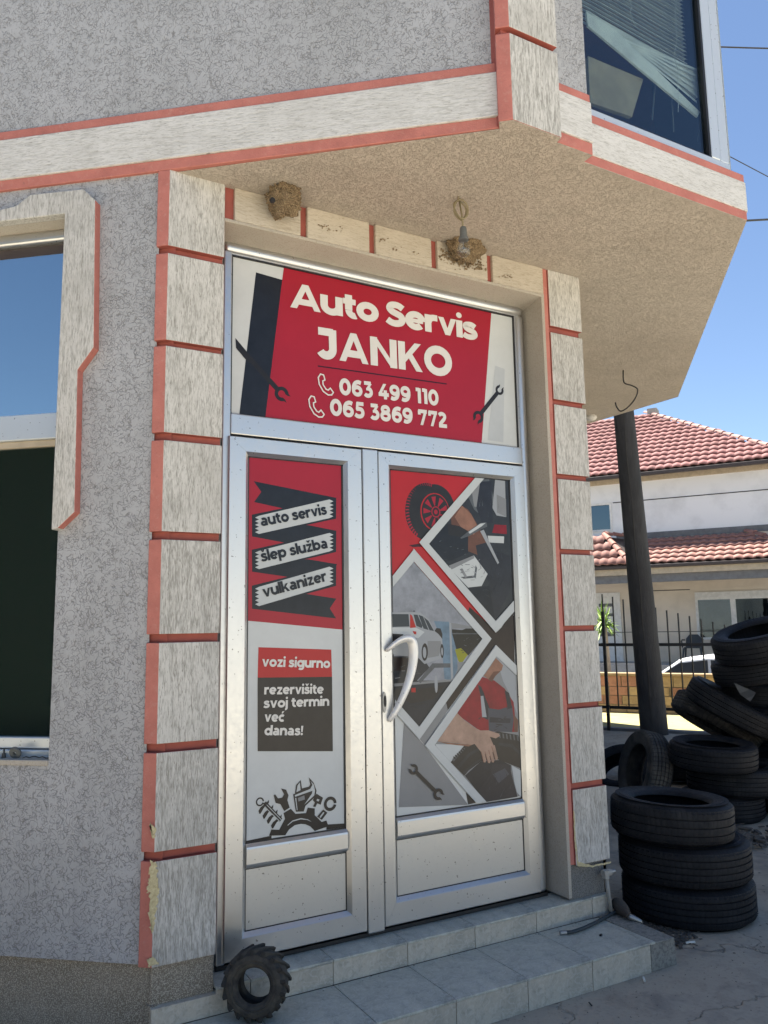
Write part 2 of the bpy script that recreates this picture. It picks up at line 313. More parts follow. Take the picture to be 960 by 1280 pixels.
# ------------------------------------------------------------------ mesh helpers
class MB:
    def __init__(s): s.v = []; s.f = []; s.m = []
    def add(s, vs, fs, m=0):
        o = len(s.v); s.v += [tuple(x) for x in vs]; s.f += [tuple(i + o for i in f) for f in fs]
        s.m += m if isinstance(m, list) else [m] * len(fs); return s
    def box(s, a, b, m=0):
        x0, y0, z0 = a; x1, y1, z1 = b
        vs = [(x0, y0, z0), (x1, y0, z0), (x1, y1, z0), (x0, y1, z0), (x0, y0, z1), (x1, y0, z1), (x1, y1, z1), (x0, y1, z1)]
        return s.add(vs, [(0, 3, 2, 1), (4, 5, 6, 7), (0, 1, 5, 4), (1, 2, 6, 5), (2, 3, 7, 6), (3, 0, 4, 7)], m)
    def obox(s, o, ax, ay, az, m=0):
        """box from corner o with edge vectors"""
        o = Vector(o); vs = [o, o + ax, o + ax + ay, o + ay, o + az, o + ax + az, o + ax + ay + az, o + ay + az]
        return s.add(vs, [(0, 3, 2, 1), (4, 5, 6, 7), (0, 1, 5, 4), (1, 2, 6, 5), (2, 3, 7, 6), (3, 0, 4, 7)], m)
    def prism(s, pts, ext, m=0, mside=None, mback=None):
        """closed polygon pts (3D, planar) extruded by ext"""
        pts = [Vector(p) for p in pts]; n = len(pts); ext = Vector(ext)
        vs = pts + [p + ext for p in pts]
        fs = [tuple(range(n)), tuple(range(2 * n - 1, n - 1, -1))] + [(i, i + n, (i + 1) % n + n, (i + 1) % n) for i in range(n)]
        ms = [m, m if mback is None else mback] + (mside if isinstance(mside, list) else [m if mside is None else mside] * n)
        return s.add(vs, fs, ms)
    def poly(s, pts, m=0): return s.add(pts, [tuple(range(len(pts)))], m)
    def tube(s, pts, r, seg=10, m=0, cap=True, flat=1.0, closed=False):
        pts = [Vector(p) for p in pts]; n = len(pts); rr = r if isinstance(r, (list, tuple)) else [r] * n
        vs = []; fs = []; up = None
        for i, p in enumerate(pts):
            t = (pts[min(i + 1, n - 1)] - pts[max(i - 1, 0)]).normalized()
            if up is None:
                up = Vector((0, 0, 1)) if abs(t.z) < .9 else Vector((1, 0, 0))
            a = t.cross(up).normalized(); b_ = a.cross(t).normalized(); up = b_
            for k in range(seg):
                an = 2 * PI * k / seg; vs.append(p + (a * math.cos(an) + b_ * math.sin(an) * flat) * rr[i])
        for i in range(n - 1):
            for k in range(seg):
                fs.append((i * seg + k, i * seg + (k + 1) % seg, (i + 1) * seg + (k + 1) % seg, (i + 1) * seg + k))
        if cap: fs += [tuple(range(seg - 1, -1, -1)), tuple((n - 1) * seg + k for k in range(seg))]
        return s.add(vs, fs, m)
    def lathe(s, prof, seg=48, m=0, T=None, closed=False, ring=None):
        """profile (r, z) about z axis"""
        vs = []; fs = []; n = len(prof)
        for k in range(seg):
            an = 2 * PI * k / seg
            for r, z in prof:
                p = Vector((r * math.cos(an), r * math.sin(an), z)); vs.append(T @ p if T else p)
        nn = n if closed else n - 1
        for k in range(seg):
            for i in range(nn):
                j = (i + 1) % n; k2 = (k + 1) % seg
                fs.append((k * n + i, k2 * n + i, k2 * n + j, k * n + j))
        ms = m if isinstance(m, int) else [m[i] for k in range(seg) for i in range(nn)]
        return s.add(vs, fs, ms)
    def build(s, name, mats, parent=None, smooth=False, bevel=0, bseg=2, keep=False):
        me = bpy.data.meshes.new(name); me.from_pydata(s.v, [], s.f); me.update()
        for mn in (mats if isinstance(mats, (list, tuple)) else [mats]): me.materials.append(MATS[mn])
        me.polygons.foreach_set('material_index', s.m)
        if smooth: me.polygons.foreach_set('use_smooth', [True] * len(me.polygons))
        me.update()
        o = bpy.data.objects.new(name, me); COL.objects.link(o)
        if parent is not None: attach(o, parent)
        if bevel:
            bv = o.modifiers.new('bevel', 'BEVEL'); bv.width = bevel; bv.segments = bseg; bv.limit_method = 'ANGLE'; bv.angle_limit = math.radians(40)
        if smooth == 2 or (smooth and False): pass
        return o
def wmat(o):
    m = Matrix.LocRotScale(o.location, o.rotation_euler, o.scale)
    return m if o.parent is None else wmat(o.parent) @ o.matrix_parent_inverse @ m
def attach(o, parent):
    o.parent = parent; o.matrix_parent_inverse = wmat(parent).inverted()
def smooth_angle(o, deg=35):
    me = o.data; me.polygons.foreach_set('use_smooth', [True] * len(me.polygons))
    try: me.set_sharp_from_angle(angle=math.radians(deg))
    except Exception: pass
    return o
def tag(o, label=None, cat=None, group=None, kind=None):
    if label: o['label'] = label
    if cat: o['category'] = cat
    if group: o['group'] = group
    if kind: o['kind'] = kind
    return o
def empty(name, loc, label, cat, group=None):
    o = bpy.data.objects.new(name, None); o.empty_display_size = .1; o.location = loc; COL.objects.link(o)
    return tag(o, label, cat, group)
def copy_tree(o, parent=None):
    c = o.copy(); COL.objects.link(c); c.parent = parent
    for ch in list(o.children): copy_tree(ch, c)
    return c

# ================================================================== SETTING: ground, sky side
g = MB()
def hstrip(o0, z0, o1, z1, m, a0=-400, a1=400):
    g.poly([Hh(a0, o0, z0), Hh(a1, o0, z0), Hh(a1, o1, z1), Hh(a0, o1, z1)], m)
hstrip(900, GZ, 13.15, GZ, 0); hstrip(13.15, GZ, 10.85, GZ, 1); hstrip(10.85, GZ, 10.8, -.85, 0)
hstrip(10.8, -.85, 3.6, -.85, 2); hstrip(3.6, -.85, 2.1, -.30, 0); hstrip(2.1, -.30, 2.05, .15, 3); hstrip(2.05, .15, -12, .15, 3); hstrip(-12, .15, -900, .15, 1)
gr_ = g.build('ground', ['yard_concrete', 'dry_grass_ground', 'asphalt', 'terrace']); tag(gr_, kind='structure')
# unseen street paving, pale and drawn close to bounce sun onto the facade, 4 mm above the ground sheet
s_ = MB(); s_.poly([(-60, -60, GZ + .004), (60, -60, GZ + .004), (60, -3.6, GZ + .004), (-1.8, -3.6, GZ + .004), (-3.2, -1.9, GZ + .004), (-7.4, 1.6, GZ + .004), (-60, 40, GZ + .004)])
tag(s_.build('street', 'street_paving'), kind='structure')

# ================================================================== BUILDING
B = empty('corner_building', (K.x, K.y, GZ), 'grey stuccoed two-storey corner building with red trimmed white plaster blocks and an overhanging upper floor', 'building')
TOPZ = 5.6; ZS = 3.33
WIN_T0, WIN_T1, WIN_Z0, WIN_Z1 = .472, 2.0, .845, 3.17
# left wall: grey stucco with the window opening, o = -0.015
w = MB(); o_ = -.015
def aq(t0, z0, t1, z1, o=o_, m=0, mb=w): mb.poly([A(t1, o, z0), A(t0, o, z0), A(t0, o, z1), A(t1, o, z1)], m)
aq(.05, .105, WIN_T0, WIN_Z1); aq(.05, WIN_Z1, 6, 3.34); aq(WIN_T1, .105, 6, WIN_Z1); aq(WIN_T0, .105, WIN_T1, WIN_Z0)
# reveals of the opening
for (t0, z0, t1, z1) in ((WIN_T0, WIN_Z0, WIN_T0, WIN_Z1), (WIN_T0, WIN_Z1, WIN_T1, WIN_Z1), (WIN_T1, WIN_Z1, WIN_T1, WIN_Z0), (WIN_T1, WIN_Z0, WIN_T0, WIN_Z0)):
    w.poly([A(t0, o_, z0), A(t1, o_, z1), A(t1, -.20, z1), A(t0, -.20, z0)], 1)
w.poly([A(6, o_, GZ), A(6, o_, TOPZ), A(6, -7, TOPZ), A(6, -7, GZ)], 0)
w.build('left_wall', ['grey_stucco', 'reveal_plaster'], B)
w = MB()
w.poly([A(6, o_, 3.62), A(-1.435, o_, 3.62), A(-1.435, o_, TOPZ), A(6, o_, TOPZ)])
w.build('upper_left_wall', 'grey_stucco', B)
# plinth of the left wall
w = MB(); w.prism([A(6, -.03, GZ - .1), A(.02, -.03, GZ - .1), A(.02, -.03, .107), A(6, -.03, .107)], NA * -.05)
w.build('plinth', 'granulate', B)
# belt beam along the left wall: red, white, red
def aband(t0, t1, z0, z1, o, name, mat, th=.05):
    m_ = MB(); m_.prism([A(t1, o, z0), A(t0, o, z0), A(t0, o, z1), A(t1, o, z1)], NA * -th); return m_.build(name, mat, B, bevel=.003)
aband(-1.435, 6, 3.335, 3.384, 0, 'red_band', 'red_paint')
aband(-1.435, 6, 3.578, 3.624, .0, 'red_band', 'red_paint')
aband(-1.418, 6, 3.384, 3.578, .008, 'belt_beam', 'plaster_horizontal')
aband(-1.435, -1.418, 3.384, 3.578, .0, 'red_band', 'red_paint')
# entrance plane core (behind the blocks), recess, reveals
w = MB()
F_Y = -.143
w.box((-1.045, -.112, .05), (-.832, .25, ZS), 0)
w.poly([A(.06, -.03, .1), A(-.02, -.03, .1), A(-.02, -.03, 3.34), A(.06, -.03, 3.34)], 0)
w.build('pilaster_core', 'red_groove_shaded', B)
w = MB(); w.box((1.004, -.118, .15), (1.266, .25, ZS), 0); w.build('pilaster_core', 'red_groove_shaded', B)
w = MB(); w.box((.985, -.138, -.005), (1.0045, .10, 3.18)); w.build('door_reveal', 'reveal_plaster', B)
w = MB(); w.box((-.832, -.002, -.02), (-.792, .10, 3.18)); w.build('door_reveal', 'granulate_grey', B)
# left pilaster blocks
def lblock(z0, z1, nm='plaster_block'):
    foot = [Vector((-.832, F_Y, z0)), Vector((K.x, K.y, z0)), A(.056, 0, z0), A(.056, -.035, z0), Vector((-1.045, -.108, z0)), Vector((-.832, -.108, z0))]
    m_ = MB(); m_.prism(foot, (0, 0, z1 - z0), 1, [0, 2, 2, 1, 1, 1], 1)
    return m_.build(nm, ['plaster_vertical', 'red_groove_shaded', 'red_paint'], B, bevel=.004, bseg=2)
LZ = [.10, .482, .515, .885, .918, 1.31, 1.343, 1.724, 1.756, 2.136, 2.168, 2.541, 2.566, 2.953, 2.986, 3.335]
for i in range(0, 16, 2): lblock(LZ[i], LZ[i + 1])
w = MB(); w.prism([Vector((-.832, -.118, -.045)), Vector((-1.075, -.118, -.045)), A(.03, -.03, -.045), Vector((-1.03, 0, -.045)), Vector((-.832, 0, -.045))], (0, 0, .146))
w.build('plinth', 'granulate', B, bevel=.004)
w = MB(); w.prism([Vector((K.x+.01, -.13, GZ)), A(.03, -.02, GZ), Vector((-1.02, 0, GZ)), Vector((-.9, -.05, GZ))], (0, 0, .21)); w.build('plinth', 'granulate', B)
# right pilaster
RZ = [.145, .514, .546, .918, .945, 1.318, 1.346, 1.726, 1.753, 2.135, 2.162, 2.55, 2.579, 2.963, 3.0, ZS]
for i in range(0, 16, 2):
    m_ = MB(); z0, z1 = RZ[i], RZ[i + 1]
    foot = [Vector((1.272, F_Y, z0)), Vector((1.036, F_Y, z0)), Vector((1.036, -.108, z0)), Vector((1.272, -.108, z0))]
    m_.prism(foot, (0, 0, z1 - z0), 1, [0, 1, 1, 0], 1); m_.build('plaster_block', ['plaster_vertical', 'red_groove_shaded'], B, bevel=.004)
w = MB(); w.box((1.002, -.136, .15), (1.034, -.105, ZS)); w.build('red_band', 'red_paint', B, bevel=.003)
w = MB(); w.box((.998, -.122, -.02), (1.242, .1, .146)); w.build('plinth', 'granulate_grey', B, bevel=.003)
# lintel: red core, five plaster blocks, sloping underside
w = MB(); w.prism([Vector((-.832, -.124, 3.17)), Vector((-.832, -.124, ZS)), Vector((-.832, .1, ZS)), Vector((-.832, .1, 3.145))], (1.85, 0, 0)); w.build('lintel_core', 'red_groove_shaded', B)
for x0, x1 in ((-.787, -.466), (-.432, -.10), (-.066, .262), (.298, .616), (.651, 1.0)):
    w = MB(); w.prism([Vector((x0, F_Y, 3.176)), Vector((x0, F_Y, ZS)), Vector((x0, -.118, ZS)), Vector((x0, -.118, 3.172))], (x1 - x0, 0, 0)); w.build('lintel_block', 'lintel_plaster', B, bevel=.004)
w = MB(); w.prism([Vector((-.832, -.1415, 3.160)), Vector((-.832, -.1415, 3.175)), Vector((-.832, .05, 3.150)), Vector((-.832, .05, 3.130))], (1.836, 0, 0)); w.build('lintel_underside', 'reveal_plaster', B, bevel=.003)
# soffit of the overhang
E1 = Vector((.02, -1.12, 0)); RC = Vector((1.56, -1.03, 0)); BR = RC + DC * 3.235; BL = BR + Vector((-.04, 1.06, 0))
sof = [Vector((-1.05, -.14, 0)), A(-1.415, -.004, 0), Vector((-.020, -1.082, 0)), E1 + Vector((.002, .003, 0)), Vector((.270, -1.117, 0)), Vector((.275, -1.084, 0)), Vector((.473, -1.084, 0)), Vector((.474, -1.031, 0)), RC + Vector((-.002, .002, 0)), BR + Vector((-.003, .0, 0)), BL, Vector((3.2, 3.0, 0)), Vector((-.5, 3.0, 0)), Vector((-1.05, .3, 0))]
w = MB(); w.prism([p + Vector((0, 0, ZS)) for p in sof], (0, 0, .0028)); w.build('soffit', 'soffit_plaster', B)
# soffit lip along the left edge (under the band)
# upper corner pilaster: left red strip, blocks, groove
def ublock(z0, z1):
    foot = [Vector((.272, -1.12, z0)), Vector((.02, -1.12, z0)), Vector((-.024, -1.083, z0)), Vector((.0, -1.05, z0)), Vector((.272, -1.06, z0))]
    m_ = MB(); m_.prism(foot, (0, 0, z1 - z0), 1, [0, 2, 2, 1, 0], 1); m_.build('plaster_block', ['plaster_vertical', 'red_groove_shaded', 'red_paint'], B, bevel=.004)
ublock(ZS + .002, 3.712); ublock(3.738, 4.12); ublock(4.15, 4.54); ublock(4.57, 4.96); ublock(4.99, 5.37); ublock(5.40, TOPZ)
w = MB(); w.box((.0, -1.09, ZS + .012), (.265, -.9, TOPZ)); w.build('pilaster_core', 'red_groove_shaded', B)
# narrow grey section between pilaster and bay window
w = MB(); w.box((.25, -1.075, 3.6), (.472, -.9, TOPZ)); w.build('upper_front_wall', 'grey_stucco', B)
def fband(x0, x1, y, z0, z1, name, mat, th=.12): 
    m_ = MB(); m_.box((x0, y, z0), (x1, y + th, z1)); return m_.build(name, mat, B, bevel=.003)
fband(.273, .476, -1.086, 3.334, 3.386, 'red_band', 'red_paint'); fband(.273, .476, -1.092, 3.386, 3.572, 'belt_beam', 'plaster_horizontal'); fband(.273, .476, -1.086, 3.572, 3.612, 'red_band', 'red_paint')
# bay front belt
def bayband(z0, z1, d, name, mat):
    m_ = MB(); a = [Vector((.474, -1.03 - d, z0)), RC + Vector((d, -d, z0)) , BR + NC * d + Vector((0, 0, z0)), BR + Vector((-.1, 0, z0)), RC + Vector((-.1, .12, z0)), Vector((.474, -.9, z0))]
    m_.prism(a, (0, 0, z1 - z0)); return m_.build(name, mat, B, bevel=.003)
bayband(3.333, 3.378, .0, 'red_band', 'red_paint'); bayband(3.378, 3.532, .004, 'belt_beam', 'plaster_horizontal'); bayband(3.532, 3.574, .0, 'red_band', 'red_paint')
# upper side wall (street side) and rest of the shell, roof
w = MB()
w.poly([BR + Vector((0, 0, 3.57)), RC + DC * .9 + Vector((0, 0, 3.57)), RC + DC * .9 + Vector((0, 0, TOPZ)), BR + Vector((0, 0, TOPZ))])
w.poly([BR + Vector((0, 0, 3.33)), BL + Vector((0, 0, 3.33)), BL + Vector((0, 0, TOPZ)), BR + Vector((0, 0, TOPZ))])
C0 = Vector((1.262, -.12, 0)); C1 = C0 + DC * 9.5  # unseen far run, lengthened so the wall shades yard, fence and pole
w.poly([C0 + Vector((0, 0, GZ)), C1 + Vector((0, 0, GZ)), C1 + Vector((0, 0, TOPZ)), C0 + Vector((0, 0, TOPZ))])
C2 = C1 - NC * 6.5
w.poly([C1 + Vector((0, 0, GZ)), C2 + Vector((0, 0, GZ)), C2 + Vector((0, 0, TOPZ)), C1 + Vector((0, 0, TOPZ))])
w.poly([A(6, -7, GZ), C2 + Vector((0, 0, GZ)), C2 + Vector((0, 0, TOPZ)), A(6, -7, TOPZ)])
w.build('side_wall', 'grey_stucco', B)
w = MB(); rf = [A(6.2, .2, TOPZ), A(-1.5, .2, TOPZ), Vector((.0, -1.14, TOPZ)), Vector((1.55, -1.05, TOPZ)), BR + Vector((-.02, 0, TOPZ)), C1 + Vector((.0, 0, TOPZ)), C2 + Vector((0, .3, TOPZ)), A(6.2, -7.2, TOPZ)]
w.prism(rf, (0, 0, .25)); w.build('roof', 'roof_tile_orange', B)

# exposed foam where the left pilaster is chipped, and along the right block
def jag(pts, amp, n=7, seed=0):
    r = random.Random(seed); out = []
    for i in range(len(pts)):
        a, b_ = Vector(pts[i]), Vector(pts[(i + 1) % len(pts)])
        for k in range(n):
            p = a.lerp(b_, k / n); out.append(p + Vector((r.uniform(-amp, amp), 0, r.uniform(-amp, amp))))
    return out
def pxy(u, v, y): p = aty(u, v, y); return Vector((p.x, y, p.z))
def patch(pxs, y, th, name, mat, seed, amp=.004, n=4):
    amp *= 1.5; n *= 2
    m_ = MB(); m_.prism(jag([pxy(u, v, y) for u, v in pxs], amp, n, seed), (0, th, 0)); return m_.build(name, mat, B)
patch([(189, 1076), (195, 1078), (199, 1105), (196, 1130), (193, 1158), (189, 1168), (186, 1150), (188, 1120), (184, 1112), (187, 1100)], -.1475, .004, 'exposed_foam', 'yellow_foam', 1)
patch([(187, 1030), (194, 1034), (195, 1046), (189, 1048)], -.1475, .004, 'exposed_foam', 'yellow_foam', 2, .003, 3)
patch([(184, 1200), (191, 1196), (199, 1205), (186, 1209)], -.1475, .004, 'exposed_foam', 'yellow_foam', 3, .002, 3)
patch([(717, 1014), (718.5, 1014), (719.5, 1045), (723, 1077), (740, 1082), (764, 1077), (764, 1079), (740, 1084), (722, 1083), (718, 1050)], -.1445, .002, 'exposed_foam', 'yellow_foam', 5, .0015, 4)

# ------------------------------------------------------------------ steps
ST = empty('entrance_steps', (.1, -.3, GZ), 'two tiled grey stone-pattern steps in front of the glazed shop door', 'steps')
w = MB(); w.box((-1.085, -.512, GZ - .05), (1.283, 0.2, -.130)); w.box((-.80, -.135, -.131), (1.247, .2, -.030)); w.build('step_core', 'grout', ST)
XJ = [-1.08, -.69, -.326, .037, .401, .765, 1.128]
tileme = {}
def tile(a, b, mat='step_tile'):
    dx, dy, dz = (b[i] - a[i] for i in range(3)); key = (round(dx, 3), round(dy, 3), round(dz, 3), mat)
    if key not in tileme:
        m_ = MB(); m_.box((0, 0, 0), (dx, dy, dz)); o = m_.build('tile', mat, ST, bevel=.0018); me = o.data; tileme[key] = me
        o.location = Vector(a)
    else:
        o = bpy.data.objects.new('tile', tileme[key]); COL.objects.link(o); attach(o, ST); o.location = Vector(a)
        bv = o.modifiers.new('bevel', 'BEVEL'); bv.width = .0018; bv.segments = 2
    o.rotation_euler = (random.uniform(-.002, .002), random.uniform(-.002, .002), random.uniform(-.001, .001))
    return o
for i in range(6):
    x0, x1 = XJ[i] + .0015, XJ[i + 1] - .0015
    tile((x0, -.523, -.130), (x1, -.148, -.120)); tile((x0, -.520, GZ), (x1, -.511, -.1315), 'step_tile_warm')
    if i >= 0:
        x0b = max(x0, -.83)
        tile((x0b, -.150, -.030), (x1, .02, -.020)); tile((x0b, -.146, -.1195), (x1, -.134, -.0315), 'step_tile_warm')
tile((1.13, -.150, -.030), (1.247, .02, -.020)); tile((1.13, -.146, -.1195), (1.247, -.134, -.0315), 'step_tile_warm')
tile((1.13, -.523, -.130), (1.16, -.148, -.120)); 
tile((-1.078, -.147, -.1195), (-.80, -.10, -.044), 'step_tile_warm'); 
w = MB(); w.prism([(1.1615, -.523, -.132), (1.29, -.521, -.136), (1.285, -.11, -.128), (1.1615, -.12, -.1215)], (0, 0, .009)); w.build('cement_edge', 'step_cement', ST, bevel=.004)
w = MB(); w.prism([(1.13, -.519, GZ), (1.301, -.516, GZ), (1.292, -.518, -.133), (1.13, -.519, -.132)], (0, .01, 0)); w.build('cement_riser', 'step_cement', ST, bevel=.004)
w = MB(); w.prism([(1.283, -.515, GZ), (1.283, -.515, -.131), (1.283, -.11, -.131), (1.283, -.11, GZ)], (.01, 0, 0)); w.build('cement_side', 'step_cement', ST)

# ------------------------------------------------------------------ door frame, transom sign, leaves (parts of the building)
def bar(x0, x1, z0, z1, y0, y1, mat='aluminium', name='stile', parent=None, bev=.006):
    m_ = MB(); m_.box((x0, y0, z0), (x1, y1, z1)); return m_.build(name, mat, parent, bevel=bev, bseg=3)
DF = MB()
DF.box((-.79, -.012, 3.085), (.958, .05, 3.143)); o = DF.build('door_frame', 'aluminium', B, bevel=.026, bseg=6); smooth_angle(o)
DF = MB(); DF.box((.905, -.014, .0), (.957, .05, 3.09)); o = DF.build('door_frame', 'aluminium', B, bevel=.022, bseg=6); smooth_angle(o)
DF = MB(); DF.box((-.79, -.012, .0), (-.752, .05, 3.09)); DF.box((-.752, -.016, 2.224), (.906, .05, 2.320)); DF.box((-.752, -.0, 3.075), (.906, .05, 3.09))
o = DF.build('door_frame', 'aluminium', B, bevel=.005)
w = MB(); w.box((-.79, -.01, -.019), (.957, .05, -.002)); w.build('threshold', 'black_gasket', B)
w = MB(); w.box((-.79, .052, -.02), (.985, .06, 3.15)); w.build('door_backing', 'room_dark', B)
# transom sign
def ppoly(mb, pxs, y, m=0):
    mb.poly([pxy(u, v, y) for u, v in pxs][::1], m)
SG = MB(); SG.box((-.748, .004, 2.322), (.888, .012, 3.074)); SG = SG.build('transom_sign', 'film_white', B)
w = MB(); w.box((-.752, -.006, 2.318), (-.747, .02, 3.078)); w.box((.887, -.006, 2.318), (.893, .02, 3.078)); w.box((-.752, -.006, 3.071), (.893, .02, 3.078)); w.box((-.752, -.006, 2.318), (.893, .02, 2.322)); w.build('gasket', 'black_gasket', B)
w = MB(); w.box((.893, -.004, 2.32), (.906, .03, 3.08)); w.build('glazing_bead', 'aluminium', B)

def mats_of(*n): return list(n)
def print_layer(polys, y, parent, name='print', step=.00012):
    """flat printed shapes: list of (material, points as (x, z)) stacked in hair-thin layers"""
    names = []; m_ = MB()
    for i, (mn, pts) in enumerate(polys):
        if mn not in names: names.append(mn)
        m_.poly([(x, y - i * step, z) for x, z in pts], names.index(mn))
    return m_.build(name, names, parent)
def ell(cx, cz, rx, rz, n=28, a0=0, a1=360, rot=0):
    out = []
    for k in range(n + (0 if a1 - a0 == 360 else 1)):
        t = math.radians(a0 + (a1 - a0) * k / n); x, z = rx * math.cos(t), rz * math.sin(t)
        c, s = math.cos(rot), math.sin(rot); out.append((cx + x * c - z * s, cz + x * s + z * c))
    return out
def arcband(cx, cz, r0, r1, a0, a1, n=20, sx=1.0, rot=0):
    return ell(cx, cz, r1 * sx, r1, n, a0, a1, rot) + ell(cx, cz, r0 * sx, r0, n, a0, a1, rot)[::-1]

# text ---------------------------------------------------------------
H_ = .075
def _sp(pts, n=7):
    out = []
    P = [pts[0]] + list(pts) + [pts[-1]]
    for i in range(1, len(P) - 2):
        for k in range(n):
            t = k / n; a, b_, c, d = P[i - 1], P[i], P[i + 1], P[i + 2]
            out.append(tuple(.5 * (2 * b_[q] + (c[q] - a[q]) * t + (2 * a[q] - 5 * b_[q] + 4 * c[q] - d[q]) * t * t + (3 * b_[q] - a[q] - 3 * c[q] + d[q]) * t ** 3) for q in (0, 1)))
    return out + [pts[-1]]
def _arc(cx, cy, rx, ry, a0, a1, n=22):
    return [(cx + rx * math.cos(math.radians(a0 + (a1 - a0) * k / n)), cy + ry * math.sin(math.radians(a0 + (a1 - a0) * k / n))) for k in range(n + 1)]
def L_(*p, w=.15): return ('s', list(p), w)
def C_a(cx, cy, rx, ry, a0=0, a1=360, w=.15): return ('s', _arc(cx, cy, rx, ry, a0, a1), w)
def SP(*p, w=.14): return ('s', _sp(p), w)
def PG(*p): return ('p', list(p))
def DOT(x, y, r=.088): return ('p', _arc(x, y, r, r, 0, 342, 18))
def caron(cx, y=0): return PG((cx - .15, .77 + y), (cx - .05, .77 + y), (cx, .71 + y), (cx + .05, .77 + y), (cx + .15, .77 + y), (cx + .055, .61 + y), (cx - .055, .61 + y))
_s = [SP((.40, .40), (.31, .453), (.22, .462), (.12, .435), (.10, .37), (.16, .31), (.25, .275), (.36, .235), (.39, .155), (.33, .09), (.23, .066), (.12, .08), (.03, .13), w=.13)]
_z = [L_((.04, .465), (.44, .465), w=.13), L_((.03, .065), (.46, .065), w=.13), PG((.27, .43), (.44, .43), (.21, .10), (.04, .10))]
_c = [C_a(.275, .265, .20, .19, 48, 312)]
